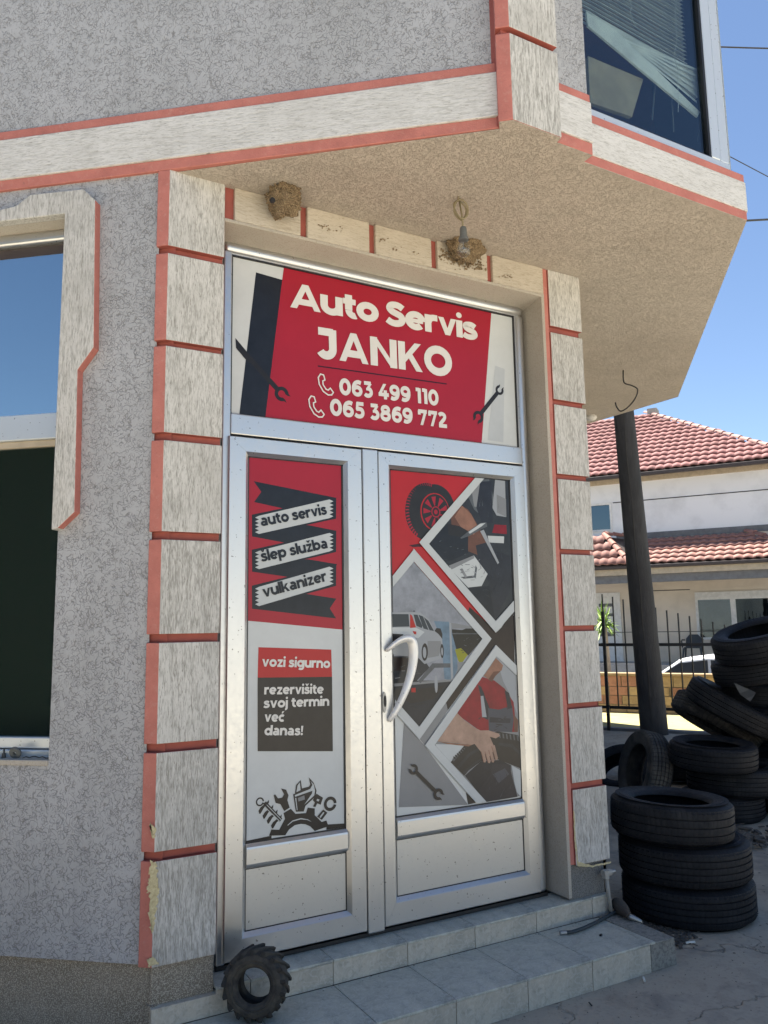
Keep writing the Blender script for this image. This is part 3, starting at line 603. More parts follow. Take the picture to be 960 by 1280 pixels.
GL = {
 'A': (.765, [PG((0, 0), (.165, 0), (.46, .70), (.305, .70)), PG((.765, 0), (.60, 0), (.305, .70), (.46, .70)), L_((.17, .20), (.60, .20), w=.13)]),
 'S': (.545, [SP((.475, .545), (.38, .605), (.27, .627), (.15, .595), (.105, .50), (.17, .42), (.29, .37), (.41, .315), (.455, .21), (.40, .115), (.27, .073), (.14, .09), (.03, .155), w=.15)]),
 'J': (.51, [L_((.06, .63), (.44, .63), w=.14), L_((.425, .70), (.425, .24)), C_a(.255, .24, .17, .165, 2, -150)]),
 'N': (.69, [L_((.078, 0), (.078, .70)), L_((.612, 0), (.612, .70)), PG((.0, .70), (.15, .70), (.69, 0), (.54, 0))]),
 'K': (.66, [L_((.08, 0), (.08, .70)), PG((.13, .33), (.455, .70), (.64, .70), (.13, .14)), PG((.235, .36), (.35, .46), (.665, 0), (.478, 0))]),
 'O': (.79, [C_a(.395, .35, .315, .285, w=.155)]),
 '0': (.62, [C_a(.31, .35, .225, .282)]),
 '1': (.34, [L_((.23, 0), (.23, .70)), L_((.02, .635), (.23, .635), w=.13)]),
 '2': (.55, [SP((.055, .55), (.14, .615), (.26, .628), (.38, .58), (.41, .48), (.35, .38), (.22, .245), (.09, .12)), L_((.035, .067), (.53, .067), w=.134)]),
 '3': (.54, [L_((.06, .635), (.45, .635), w=.13), PG((.33, .60), (.50, .62), (.345, .42), (.18, .40)), C_a(.255, .235, .20, .165, 95, -145, w=.14), PG((.17, .43), (.30, .43), (.30, .31), (.17, .31))]),
 '4': (.63, [PG((.32, .70), (.49, .70), (.20, .25), (.03, .25)), L_((.03, .21), (.62, .21), w=.13), L_((.42, .41), (.42, 0), w=.14)]),
 '5': (.54, [L_((.13, .635), (.50, .635), w=.13), PG((.10, .70), (.24, .70), (.215, .36), (.07, .36)), SP((.10, .39), (.26, .405), (.40, .37), (.455, .24), (.40, .12), (.27, .07), (.14, .085), (.03, .145))]),
 '6': (.59, [C_a(.305, .235, .205, .165, w=.14), SP((.10, .235), (.105, .40), (.18, .55), (.32, .622), (.43, .622), (.52, .59))]),
 '7': (.57, [L_((.04, .635), (.56, .635), w=.13), PG((.38, .60), (.56, .65), (.31, 0), (.145, 0)), L_((.10, .66), (.10, .47), w=.13)]),
 '8': (.60, [C_a(.30, .51, .18, .125, w=.135), C_a(.30, .22, .21, .15, w=.14)]),
 '9': (.59, [C_a(.285, .465, .205, .165, w=.14), SP((.49, .465), (.485, .30), (.41, .15), (.27, .078), (.16, .078), (.07, .11))]),
 'a': (.53, [C_a(.235, .163, .16, .098, w=.13), L_((.42, 0), (.42, .32), w=.145), C_a(.255, .32, .165, .145, 0, 140, w=.14), L_((.24, .263), (.42, .263), w=.09)]),
 'b': (.60, [L_((.075, 0), (.075, .74)), C_a(.315, .265, .205, .19)]), 'd': (.60, [L_((.525, 0), (.525, .74)), C_a(.285, .265, .205, .19)]),
 'c': (.48, _c), 'ć': (.48, _c + [PG((.21, .60), (.31, .60), (.43, .77), (.27, .77))]),
 'e': (.56, [L_((.12, .262), (.50, .262), w=.095), C_a(.28, .265, .205, .19, 0, 318)]),
 'g': (.60, [C_a(.285, .275, .205, .18), L_((.525, .53), (.525, .02)), C_a(.325, .03, .20, .15, 2, -140, w=.14)]),
 'i': (.16, [L_((.08, 0), (.08, .53)), DOT(.08, .69)]), 'j': (.17, [L_((.09, -.06), (.09, .53)), C_a(-.02, -.05, .11, .09, 0, -100, w=.14), DOT(.09, .69)]),
 'k': (.55, [L_((.075, 0), (.075, .74)), PG((.12, .27), (.345, .53), (.525, .53), (.12, .11)), PG((.20, .28), (.31, .37), (.555, 0), (.375, 0))]),
 'l': (.155, [L_((.077, 0), (.077, .74))]),
 'm': (.86, [L_((.075, 0), (.075, .53)), C_a(.255, .28, .175, .18, 180, 0, w=.145), L_((.43, .285), (.43, 0), w=.145), C_a(.605, .28, .175, .18, 180, 0, w=.145), L_((.78, .285), (.78, 0), w=.145)]),
 'n': (.545, [L_((.075, 0), (.075, .53)), C_a(.27, .28, .195, .18, 180, 0), L_((.465, .285), (.465, 0))]),
 'o': (.57, [C_a(.285, .265, .21, .19)]), 'p': (.60, [L_((.075, -.19), (.075, .53)), C_a(.315, .265, .205, .19)]),
 'r': (.37, [L_((.075, 0), (.075, .53)), SP((.075, .28), (.12, .39), (.22, .45), (.36, .455), w=.145)]),
 's': (.46, _s), 'š': (.46, _s + [caron(.22)]), 'z': (.47, _z), 'ž': (.47, _z + [caron(.24)]),
 't': (.37, [L_((.16, .66), (.16, .22)), C_a(.295, .215, .135, .145, 180, 295, w=.14), L_((.01, .465), (.35, .465), w=.125)]),
 'u': (.545, [L_((.075, .53), (.075, .245)), C_a(.27, .25, .195, .18, 180, 360), L_((.465, .53), (.465, 0))]),
 'v': (.55, [PG((0, .53), (.165, .53), (.35, .0), (.20, .0)), PG((.55, .53), (.385, .53), (.20, .0), (.35, .0))]),
 '!': (.17, [PG((0, .70), (.17, .70), (.14, .24), (.03, .24)), DOT(.085, .085)]), ' ': (.20, []),
}
def text(body, p0, p1, cap, y, mat, parent, offset=.03, ref='H', name='lettering', shear=0, gap=.035, wt=1.0):
    """hand-drawn heavy geometric letters; p0, p1: (x, z) ends of the baseline; cap: height of letter `ref`"""
    unit = {'o': .53}.get(ref, .70)
    tot = sum(GL[c][0] + gap for c in body) - gap
    d = Vector((p1[0] - p0[0], p1[1] - p0[1])); L = d.length; d.normalize(); n_ = Vector((-d.y, d.x)); sx = L / tot; sz = cap / unit
    m_ = MB(); pen = 0; q_ = 0
    def put(x, z, yy):
        a = (pen + x) * sx; h = z * sz; return (p0[0] + d.x * a + n_.x * h, yy, p0[1] + d.y * a + n_.y * h)
    for c in body:
        for k, g_ in enumerate(GL[c][1]):
            yy = y - k * 2.5e-5
            if g_[0] == 'p': m_.poly([put(a, b_, yy) for a, b_ in g_[1]])
            else:
                pts, w_ = g_[1], g_[2] / 2 * wt; nn = len(pts); lf = []; closed = nn > 3 and math.hypot(pts[0][0] - pts[-1][0], pts[0][1] - pts[-1][1]) < 1e-6
                for i in range(nn):
                    if closed: a, b_ = pts[i - 1 if i else -2], pts[i + 1 if i < nn - 1 else 1]
                    else: a, b_ = pts[max(0, i - 1)], pts[min(nn - 1, i + 1)]
                    l = math.hypot(b_[0] - a[0], b_[1] - a[1]) or 1; nx, nz = -(b_[1] - a[1]) / l * w_, (b_[0] - a[0]) / l * w_
                    lf.append(((pts[i][0] + nx, pts[i][1] + nz), (pts[i][0] - nx, pts[i][1] - nz)))
                vs = [put(a, b_, yy) for pr_ in lf for a, b_ in pr_]; m_.add(vs, [(2 * i, 2 * i + 1, 2 * i + 3, 2 * i + 2) for i in range(nn - 1)])
        pen += GL[c][0] + gap
    return m_.build(name, mat, parent)
YS = .0030      # print plane of the transom sign
def sx_(u, v): p = aty(u, v, 0.003); return (p.x, p.z)
def S4(x, y): return sx_(270 + x / 2.4, 280 + y / 2.4)
def wrench(p0, p1, wd, r0, r1, mat, out, a0=None, a1=None):
    """open-ended wrench: shaft plus two forked heads"""
    x0, z0 = p0; x1, z1 = p1; L = math.hypot(x1 - x0, z1 - z0); dx, dz = (x1 - x0) / L, (z1 - z0) / L; nx, nz = -dz, dx
    out.append((mat, [(x0 + nx * wd, z0 + nz * wd), (x1 + nx * wd, z1 + nz * wd), (x1 - nx * wd, z1 - nz * wd), (x0 - nx * wd, z0 - nz * wd)]))
    for (x, z, r, s, tw) in ((x0, z0, r0, -1, a0), (x1, z1, r1, 1, a1)):
        if r <= 0: continue
        base = math.degrees(math.atan2(dz * s, dx * s)) + (tw or 0)
        cx, cz = x + dx * s * r * .6, z + dz * s * r * .6
        th = r * .48
        out.append((mat, arcband(cx, cz, r - th, r * 1.05, base + 38, base + 322, 22)))
        for sg in (1, -1):
            aa = math.radians(base + sg * 38); ux, uz = math.cos(aa), math.sin(aa); bb = math.radians(base)
            q0 = (cx + ux * (r - th), cz + uz * (r - th)); q1 = (cx + ux * r * 1.05, cz + uz * r * 1.05)
            tip = (cx + ux * r * .95 + math.cos(bb) * r * .5, cz + uz * r * .95 + math.sin(bb) * r * .5)
            tip2 = (cx + ux * (r - th) * 1.1 + math.cos(bb) * r * .42, cz + uz * (r - th) * 1.1 + math.sin(bb) * r * .42)
            out.append((mat, [q0, q1, tip, tip2]))
PL_ = []
PL_.append(('film_whiteshade', [S4(838, 425), S4(866, 435), S4(862, 655), S4(815, 648)]))
PL_.append(('film_black', [S4(120, 145), S4(200, 168), S4(165, 582), S4(70, 572)]))
PL_.append(('film_red', [S4(205, 117), S4(827, 253), S4(797, 657), S4(148, 580)]))
PL_.append(('film_line', [S4(305, 424), S4(692, 478), S4(692, 482), S4(305, 428)]))
wrench(S4(100, 402), S4(188, 500), .0125, 0, .034, 'film_ink', PL_, 0, 10)
PL_.append(('film_ink', [S4(58, 342), S4(108, 402), S4(98, 418), S4(60, 372)]))
wrench(S4(846, 504), S4(792, 572), .0115, .026, .032, 'film_ink', PL_, 10, 10)
print_layer(PL_, YS, SG)
def lt(body, a, b, cap, off=.045, mat='film_letter', ref='H', gap=.05): return text(body, a, b, cap, YS - .0035, mat, SG, off, ref, wt=1.30, gap=gap)
def capof(a, b): return abs(a[1] - b[1])
lt('Auto Servis', S4(222, 250), S4(783, 350), .126, gap=.015)
lt('JANKO', S4(300, 400), S4(707, 458), .150, gap=.078)
lt('063 499 110', S4(370, 511), S4(667, 545), .080, .04, ref='0')
lt('065 3869 772', S4(342, 573), S4(693, 612), .080, .04, ref='0')
def phone(cx, cz, s, parent):
    pts = [(-.5, 1), (-.15, .95), (0, .45), (-.25, .3), (-.2, -.1), (.1, -.5), (.35, -.6), (.6, -.35), (.95, -.75), (.75, -1.05), (.35, -1.1), (-.2, -.8), (-.65, -.1), (-.75, .6), (-.5, 1)]
    m_ = MB()
    for i in range(len(pts) - 1):
        (x0, z0), (x1, z1) = pts[i], pts[i + 1]; L = math.hypot(x1 - x0, z1 - z0); nx, nz = -(z1 - z0) / L * .07, (x1 - x0) / L * .07; ex_, ez_ = (x1 - x0) / L * .05, (z1 - z0) / L * .05
        m_.poly([(cx + (x0 - ex_ + nx) * s, YS - .0036 - i * 1e-5, cz + (z0 - ez_ + nz) * s), (cx + (x1 + ex_ + nx) * s, YS - .0036 - i * 1e-5, cz + (z1 + ez_ + nz) * s), (cx + (x1 + ex_ - nx) * s, YS - .0036 - i * 1e-5, cz + (z1 + ez_ - nz) * s), (cx + (x0 - ex_ - nx) * s, YS - .0036 - i * 1e-5, cz + (z0 - ez_ - nz) * s)])
    m_.build('phone_symbol', 'film_letter', parent)
a_ = S4(326, 481); phone(a_[0], a_[1], .047, SG); a_ = S4(298, 547); phone(a_[0], a_[1], .047, SG)

# leaves
def leaf(x0, x1, gx0, gx1, gz0, gz1, kz0, kz1, label):
    L = bpy.data.objects.new('door_leaf', None); L.location = (x0, 0, 0); COL.objects.link(L); attach(L, B); L.matrix_parent_inverse = Matrix.Translation(-Vector(B.location)); L['label'] = label
    y0, y1 = -.030, .03; z0, z1 = .012, 2.212
    # outer frame: mitred ring with sloping inner edge
    def ring(X0, X1, Z0, Z1, ix0, ix1, iz0, iz1):
        rg = MB(); e = .014
        o4 = [(X0, Z0), (X1, Z0), (X1, Z1), (X0, Z1)]; b4 = [(ix0 - e, iz0 - e), (ix1 + e, iz0 - e), (ix1 + e, iz1 + e), (ix0 - e, iz1 + e)]; c4 = [(ix0, iz0), (ix1, iz0), (ix1, iz1), (ix0, iz1)]
        return o4, b4, c4
    o4, b4, c4 = ring(x0, x1, z0, z1, gx0, gx1, kz0, gz1)
    names = ['rail', 'stile', 'rail', 'stile']
    for i in range(4):
        j = (i + 1) % 4; m_ = MB(); g_ = .0006
        f = 4e-3
        P = [(o4[i], y0 + .004), (o4[j], y0 + .004)]
        oi, oj, bi, bj, ci, cj = o4[i], o4[j], b4[i], b4[j], c4[i], c4[j]
        def sh(p, q, k): return (p[0] + (q[0] - p[0]) * k, p[1] + (q[1] - p[1]) * k)
        oi2, oj2 = sh(oi, bi, .05), sh(oj, bj, .05)
        bi2, bj2 = sh(bi, oi, .04), sh(bj, oj, .04)
        rows = [(oi, oj, y1), (oi, oj, y0 + .005), (oi2, oj2, y0), (bi2, bj2, y0), (bi, bj, y0 + .003), (ci, cj, y0 + .018), (ci, cj, y1)]
        vs = []
        for a, b_, yy in rows: vs += [(a[0], yy, a[1]), (b_[0], yy, b_[1])]
        fs = [(2 * k, 2 * k + 1, 2 * k + 3, 2 * k + 2) for k in range(len(rows) - 1)] + [tuple(range(0, 2 * len(rows), 2)), tuple(range(2 * len(rows) - 1, 0, -2))]
        # tiny miter gap
        cx_, cz_ = (oi[0] + oj[0]) / 2, (oi[1] + oj[1]) / 2
        vs = [((x - cx_) * (1 - g_ * (1 if i % 2 == 0 else 0)) + cx_, y, (z - cz_) * (1 - g_ * .5 * (1 if i % 2 else 0)) + cz_) for x, y, z in vs]
        m_.add(vs, fs); m_.build(names[i], 'aluminium', L)
    # middle rail
    m_ = MB(); rz0, rz1 = kz1, gz0
    m_.prism([(gx0 + .0005, y0 + .018, rz0), (gx0 + .0005, y0 + .004, rz0 + .012), (gx0 + .0005, y0 + .002, rz0 + .02), (gx0 + .0005, y0 + .002, rz1 - .02), (gx0 + .0005, y0 + .004, rz1 - .012), (gx0 + .0005, y0 + .018, rz1), (gx0 + .0005, y1, rz1), (gx0 + .0005, y1, rz0)], (gx1 - gx0 - .001, 0, 0))
    m_.build('rail', 'aluminium', L)
    m_ = MB(); m_.box((gx0, -.008, kz0), (gx1, .01, kz1)); m_.build('kick_panel', 'aluminium_panel', L)
    m_ = MB()
    for (a, b_, c, d) in ((gx0, gx1, kz1 - .004, kz1), (gx0, gx1, kz0, kz0 + .004), (gx0, gx0 + .004, kz0, kz1), (gx1 - .004, gx1, kz0, kz1), (gx0, gx1, gz1 - .005, gz1), (gx0, gx1, gz0, gz0 + .006), (gx0, gx0 + .005, gz0, gz1), (gx1 - .008, gx1, gz0, gz1)):
        m_.box((a, -.0110, c), (b_, -.004, d))
    m_.build('gasket', 'black_gasket', L)
    m_ = MB(); m_.box((gx0, -.0065, gz0), (gx1, .002, gz1)); pane = m_.build('glass_pane', 'film_white', L)
    return L
LL = leaf(-.765, -.0985, -.668, -.192, .460, 2.130, .112, .360, 'narrow left leaf of the shop door with printed film')
RL = leaf(-.008, .902, .066, .816, .474, 2.132, .125, .376, 'wide right leaf of the shop door with photo collage film')
w = MB(); w.box((-.096, -.034, .0), (-.012, .03, 2.216)); o = w.build('meeting_stile', 'aluminium', B, bevel=.006, bseg=3)

# --- left leaf film
YP = -.0070
def fx(u, v): p = aty(u, v, YP); return (p.x, p.z)
def Z7(x, y): return fx(300 + x / 5.565, 570 + y / 5.565)
PLs = []
R_ = lambda *z: [Z7(*q) for q in z]
gx0, gx1 = -.663, -.200
PLs.append(('film_red', [(gx0, fx(303, 776)[1]), (gx1, fx(430, 787)[1]), (gx1, 2.125), (gx0, 2.125)]))
PLs.append(('film_black', R_((95, 175), (665, 290), (665, 300), (300, 365), (98, 320), (148, 250))))
PLs.append(('film_black', R_((300, 490), (470, 480), (670, 520), (665, 535), (320, 605), (85, 560), (110, 540))))
PLs.append(('film_black', R_((300, 730), (470, 718), (675, 752), (665, 775), (360, 845), (85, 805), (110, 785))))
PLs.append(('film_black', R_((80, 1062), (110, 1035), (400, 950), (670, 992), (625, 1060), (668, 1130))))
for (y0, y1, yb0, yb1) in ((408, 282, 560, 436), (652, 515, 805, 668), (902, 750, 1062, 903)):
    PLs.append(('film_black', R_((82, y0), (670, y1 + 6), (668, yb1), (84, yb0))))
    # white banner with comb ends
    pts = []
    for k in range(11):
        f = k / 10; xx = 105 if k % 2 else 132; pts.append((xx, y0 + 8 + f * (yb0 - y0 - 26)))
    pts2 = []
    for k in range(11):
        f = 1 - k / 10; xx = 650 if k % 2 else 622; pts2.append((xx, y1 + 20 + f * (yb1 - y1 - 24)))
    PLs.append(('film_pale', R_(*pts, *pts2)))
PLs.append(('film_red_bright', [fx(323, 809), fx(414, 812), fx(415, 846), fx(322, 847)]))
PLs.append(('film_ink', [fx(322, 847), fx(415, 846), fx(416, 939), fx(322, 939)]))
# gear with tools at the bottom
def Z8(x, y): return fx(300 + x / 6.857, 930 + y / 6.857)
gc = Z8(520, 800); k_ = abs(Z8(520, 700)[1] - Z8(520, 800)[1]) / 100
def G8(x, y): return Z8(x, y)
PLs.append(('film_ink', [G8(30, 835), G8(270, 785), G8(270, 810), G8(30, 855)]))
PLs.append(('film_ink', [G8(740, 690), G8(905, 680), G8(905, 712), G8(740, 735)]))
PLs.append(('film_ink', [G8(*q) for q in ((248, 786), (268, 732), (335, 735), (385, 640), (372, 592), (435, 555), (475, 598), (565, 592), (580, 545), (640, 552), (640, 610), (700, 668), (740, 655), (758, 705), (640, 745), (600, 705), (560, 688), (520, 684), (470, 695), (420, 732), (388, 782))]))
PLs.append(('film_pale', [G8(*q) for q in ((405, 695), (450, 655), (520, 635), (580, 645), (615, 668), (575, 650), (520, 645), (452, 664), (410, 698))]))
PLs.append(('film_ink', arcband(*G8(170, 495), 25 * k_, 38 * k_, 0, 360, 20)))
for i in range(4):
    cx, cy = 215 + i * 36, 535 + i * 42
    PLs.append(('film_ink', [G8(*q) for q in ((cx - 58, cy + 38), (cx - 40, cy + 8), (cx + 20, cy - 42), (cx + 34, cy - 58), (cx + 32, cy - 30), (cx - 10, cy + 12), (cx - 40, cy + 62), (cx - 50, cy + 64))]))
PLs.append(('film_ink', [G8(*q) for q in ((195, 512), (222, 492), (362, 640), (338, 668))]))
PLs.append(('film_pale', [G8(*q) for q in ((208, 540), (212, 536), (350, 668), (346, 672))]))
PLs.append(('film_pale', [G8(*q) for q in ((226, 522), (230, 518), (358, 650), (354, 654))]))
PLs.append(('film_ink', [G8(*q) for q in ((350, 380), (395, 392), (415, 440), (405, 480), (425, 545), (378, 575), (345, 515), (305, 505), (288, 440), (300, 430), (325, 465), (360, 460), (378, 430))]))
PLs.append(('film_ink', [G8(*q) for q in ((455, 430), (470, 425), (480, 350), (520, 308), (530, 380), (590, 365), (602, 345), (588, 285), (630, 330), (655, 400), (645, 450), (560, 530), (545, 578), (478, 580))]))
PLs.append(('film_pale', [G8(*q) for q in ((482, 412), (492, 355), (512, 328), (518, 395))]))
PLs.append(('film_pale', [G8(*q) for q in ((468, 438), (600, 385), (620, 350), (604, 315), (632, 350), (642, 400), (635, 440), (550, 520), (615, 425), (620, 400), (472, 452))]))
PLs.append(('film_pale', [G8(*q) for q in ((472, 462), (480, 460), (492, 565), (486, 568))]))
PLs.append(('film_grey', [G8(*q) for q in ((495, 462), (550, 440), (555, 475), (500, 492))]))
PLs.append(('film_ink', [G8(*q) for q in ((655, 425), (710, 460), (690, 520), (660, 508), (645, 540), (625, 535), (640, 500), (622, 480))]))
PLs.append(('film_pale', [G8(*q) for q in ((660, 470), (680, 475), (672, 492), (655, 485))]))
PLs.append(('film_ink', arcband(*G8(772, 512), 36 * k_, 64 * k_, 0, 360, 26)))
PLs.append(('film_ink', [G8(*q) for q in ((712, 560), (748, 588), (700, 650), (660, 622))]))
PLs.append(('film_pale', [G8(*q) for q in ((712, 582), (722, 588), (690, 632), (680, 626))]))
print_layer(PLs, YP, LL, step=.00006)
def tl(body, a, b, cap, mat='film_letter', off=.035, ref='o'): return text(body, a, b, cap, YP - .0033, mat, LL, off, ref, wt=1.16)
tl('auto servis', Z7(148, 490), Z7(606, 405), .037, 'film_black'); tl('šlep služba', Z7(150, 737), Z7(612, 640), .037, 'film_black'); tl('vulkanizer', Z7(165, 985), Z7(606, 868), .037, 'film_black')
tl('vozi sigurno', fx(327, 833), fx(412, 835), .032); tl('rezervišite', fx(330, 868), fx(404, 867), .031)
tl('svoj termin', fx(329, 885), fx(411, 882), .031); tl('već', fx(330, 902), fx(355, 902), .031); tl('danas!', fx(330, 919), fx(378, 919), .031)

# --- right leaf collage
def zz5(x, y): return fx(480 + x / 5.333, 590 + y / 5.333)
def zz6(x, y): return fx(480 + x / 5.333, 780 + y / 5.333)
def h8(x, y): return fx(460 + x / 8, 760 + y / 8)
T5 = lambda *z: [zz5(*q) for q in z]
T6 = lambda *z: [zz6(*q) for q in z]
T8 = lambda *z: [h8(*q) for q in z]
gx0, gx1, gz0, gz1 = .071, .808, .481, 2.127
V1o, V1i = zz5(230, 470), zz5(295, 480); V1b, V1bi = zz5(740, 1072), zz5(740, 995)
PR = []
PR.append(('film_red_bright', [(gx0, zz5(40, 690)[1]), (gx0, gz1), (zz5(620, 38)[0], gz1), zz5(195, 515), zz5(640, 1000)]))
PR.append(('film_red_bright', T5((190, 500), (300, 420), (760, 1040), (700, 1100))))
# tyre on red
tc = zz5(325, 265); kk = abs(zz5(325, 165)[1] - tc[1]) / 100; kx = abs(zz5(425, 265)[0] - zz5(325, 265)[0]) / 100
def tyre_print(out, cx, cz):
    out.append(('film_ink', ell(cx - 40 * kx, cz, 138 * kx, 190 * kk, 40, rot=-.15)))
    out.append(('film_ink', ell(cx + 15 * kx, cz + 6 * kk, 135 * kx, 180 * kk, 40, rot=-.15)))
    for k in range(26):
        a = math.radians(75 + k * 6.4); x = cx - 40 * kx + math.cos(a) * 118 * kx; z = cz + math.sin(a) * 176 * kk
        dx, dz = math.cos(a + .25), math.sin(a + .25)
        out.append(('film_red', [(x, z), (x + dx * 22 * kx, z + dz * 22 * kk), (x + dx * 22 * kx + 6 * kx, z + dz * 22 * kk - 6 * kk), (x + 7 * kx, z - 7 * kk)]))
    out.append(('film_red_bright', ell(cx + 15 * kx, cz, 96 * kx, 126 * kk, 32, rot=-.1)))
    out.append(('film_ink', ell(cx + 17 * kx, cz, 90 * kx, 119 * kk, 32, rot=-.1)))
    for k in range(9):
        a = k * 2 * PI / 9; a1, a2 = a + .13, a + .50
        f = lambda r, t: (cx + 18 * kx + math.cos(t) * r * kx * .78, cz + math.sin(t) * r * kk)
        out.append(('film_red', [f(42, a1 + .1), f(104, a1), f(104, a2), f(42, a2 - .1)]))
    out.append(('film_red', ell(cx + 20 * kx, cz, 30 * kx, 38 * kk, 20))); out.append(('film_ink', ell(cx + 20 * kx, cz, 23 * kx, 30 * kk, 20)))
    out.append(('film_red', ell(cx + 20 * kx, cz, 12 * kx, 16 * kk, 14)))
tyre_print(PR, *tc)
PR.append(('film_line', T5((165, 488), (235, 478), (255, 498), (190, 500))))
# dark zone between the diamonds
PR.append(('film_brown', T5((570, 900), (760, 1070), (860, 920), (872, 1300), (730, 1130), (700, 1140), (560, 930))))
PR.append(('film_brown', T6((712, 98), (745, 60), (868, -60), (870, 280), (742, 140), (425, 575), (412, 520))))
# gap in grey, lower-left grey triangle with wrench, white left
PR.append(('film_grey', T6((412, 520), (425, 575), (275, 812), (235, 765))))
PR.append(('film_grey', T6((132, 660), (232, 768), (268, 808), (560, 1205), (98, 1222))))
PR.append(('film_ink', T6((545, 1120), (612, 1192), (560, 1203))))
# diamond 1 photo (mechanic's arm with wrench over engine)
PR.append(('film_darkgrey', [zz5(295, 480), zz5(655, 44), (gx1, gz1), (gx1, zz5(848, 862)[1]), zz5(740, 995)]))
PR.append(('film_mid', T5((560, 165), (655, 48), (700, 48), (735, 200), (690, 330), (600, 250))))
PR.append(('film_grey', T5((585, 130), (640, 65), (640, 240), (600, 230))))
PR.append(('film_overall', T5((640, 65), (715, 60), (725, 340), (655, 345), (615, 240))))
PR.append(('film_silver', T5((740, 50), (806, 60), (812, 300), (750, 290), (722, 240))))
PR.append(('film_grey', T5((750, 150), (812, 180), (815, 300), (752, 270))))
PR.append(('film_shirt', T5((735, 350), (815, 355), (818, 415), (720, 405))))
PR.append(('film_skin_dark', T5((500, 215), (560, 250), (610, 330), (690, 470), (640, 560), (540, 520), (450, 370), (445, 290))))
PR.append(('film_skin', T5((520, 225), (580, 280), (620, 360), (600, 420), (520, 380), (470, 300))))
PR.append(('film_black', T5((300, 480), (420, 345), (490, 370), (560, 400), (560, 540), (450, 590), (405, 600))))
PR.append(('film_ink', T5((420, 345), (500, 360), (570, 400), (500, 430), (430, 420))))
PR.append(('film_pale', T5((690, 425), (800, 430), (798, 475), (700, 470))))
PR.append(('film_overall', T5((610, 490), (680, 470), (740, 520), (838, 560), (845, 720), (835, 800), (740, 985), (640, 870), (700, 740), (640, 640))))
PR.append(('film_pale', T5((435, 640), (600, 560), (690, 680), (650, 760), (560, 770))))
PR.append(('film_grey', T5((430, 625), (600, 555), (600, 575), (450, 650))))
PR.append(('film_mid', T5((510, 700), (600, 690), (610, 620), (620, 640), (612, 705), (530, 712))))
PR.append(('film_grey', T5((520, 640), (555, 700), (540, 705), (505, 650))))
PR.append(('film_black', T5((560, 775), (650, 765), (700, 760), (740, 985))))
rs = random.Random(3)
def slivers(n, f, cx, cy, sx, sy, cols, L=(8, 30), th=(2, 6), amin=-.6, amax=.6):
    for k in range(n):
        x, y = rs.gauss(cx, sx), rs.gauss(cy, sy); a = rs.uniform(amin, amax); l = rs.uniform(*L); t = rs.uniform(*th); ca, sa = math.cos(a) * l / 2, math.sin(a) * l / 2
        PR.append((rs.choice(cols), f((x - ca, y - sa - t / 2), (x + ca, y + sa - t / 2), (x + ca * .8, y + sa + t / 2), (x - ca * .7, y - sa + t / 2))))
slivers(26, T5, 480, 520, 50, 45, ['film_darkgrey', 'film_ink', 'film_mid', 'film_overall'])
slivers(16, T5, 590, 640, 40, 40, ['film_grey', 'film_silver', 'film_mid'], (10, 40), (2, 5))
slivers(30, T5, 740, 620, 38, 110, ['film_ink', 'film_darkgrey', 'film_overall_light', 'film_black'], (14, 60), (3, 9), .6, 2.2)
slivers(14, T5, 690, 180, 50, 60, ['film_mid', 'film_darkgrey', 'film_grey'], (20, 70), (4, 10), 1.4, 1.75)
slivers(12, T5, 680, 850, 30, 40, ['film_darkgrey', 'film_ink'], (10, 40), (3, 6))
PR.append(('film_mid', T5((505, 440), (560, 395), (640, 340), (680, 335), (685, 365), (650, 380), (570, 425), (515, 445))))
PR.append(('film_pale', T5((560, 400), (640, 345), (675, 340), (645, 365), (570, 412))))
PR.append(('film_silver', T5((638, 395), (662, 385), (765, 605), (755, 615))))
# diamond 2 photo: silver estate car on a flatbed truck
PR.append(('film_sky', [(gx0, zz5(40, 765)[1]), zz5(195, 598), zz6(650, 98), zz6(230, 685), (gx0, zz6(50, 505)[1])]))
PR.append(('film_bush', T6((450, 35), (520, 40), (590, 10), (655, 98), (560, 210), (455, 160))))
PR.append(('film_grey', T6((440, -10), (575, 15), (600, 30), (455, 30))))
PR.append(('film_mid', T6((450, 60), (630, 62), (632, 68), (450, 68))))
PR.append(('film_truck', T6((330, -20), (430, -15), (445, 40), (480, 170), (490, 300), (450, 380), (400, 365), (380, 100))))
PR.append(('film_silver', T6((432, -10), (445, -5), (460, 380), (445, 385))))
PR.append(('film_vest', T6((470, 170), (510, 160), (555, 205), (510, 270), (490, 240))))
PR.append(('film_grey', T6((490, 255), (555, 250), (500, 340), (485, 330))))
PR.append(('film_road', T6((52, 380), (460, 375), (232, 683), (52, 500))))
PR.append(('film_darkgrey', T6((52, 215), (250, 215), (300, 290), (200, 395), (52, 400))))
PR.append(('film_brown', T6((58, 225), (160, 225), (140, 310), (60, 310))))
PR.append(('film_grey', T6((52, 398), (450, 368), (452, 382), (52, 418))))
PR.append(('film_mid', T6((225, 380), (320, 262), (440, 262), (440, 290), (335, 292), (240, 395))))
PR.append(('film_ink', T6((52, 440), (230, 430), (400, 410), (330, 500), (180, 530), (52, 470))))
PR.append(('film_tail', T6((180, 428), (208, 424), (208, 455), (180, 455))))
PR.append(('film_silver', ell(*zz6(345, 400), 10 * kx, 55 * kk, 18)))
slivers(22, T6, 150, 290, 60, 45, ['film_mid', 'film_ink', 'film_darkgrey', 'film_grey', 'film_brown'], (10, 50), (2, 6), -.4, .1)
slivers(18, T6, 545, 110, 35, 35, ['film_ink', 'film_mid', 'film_darkgrey'], (6, 26), (2, 5))
slivers(16, T6, 230, 520, 60, 45, ['film_darkgrey', 'film_ink'], (20, 70), (2, 5), -.2, .1)
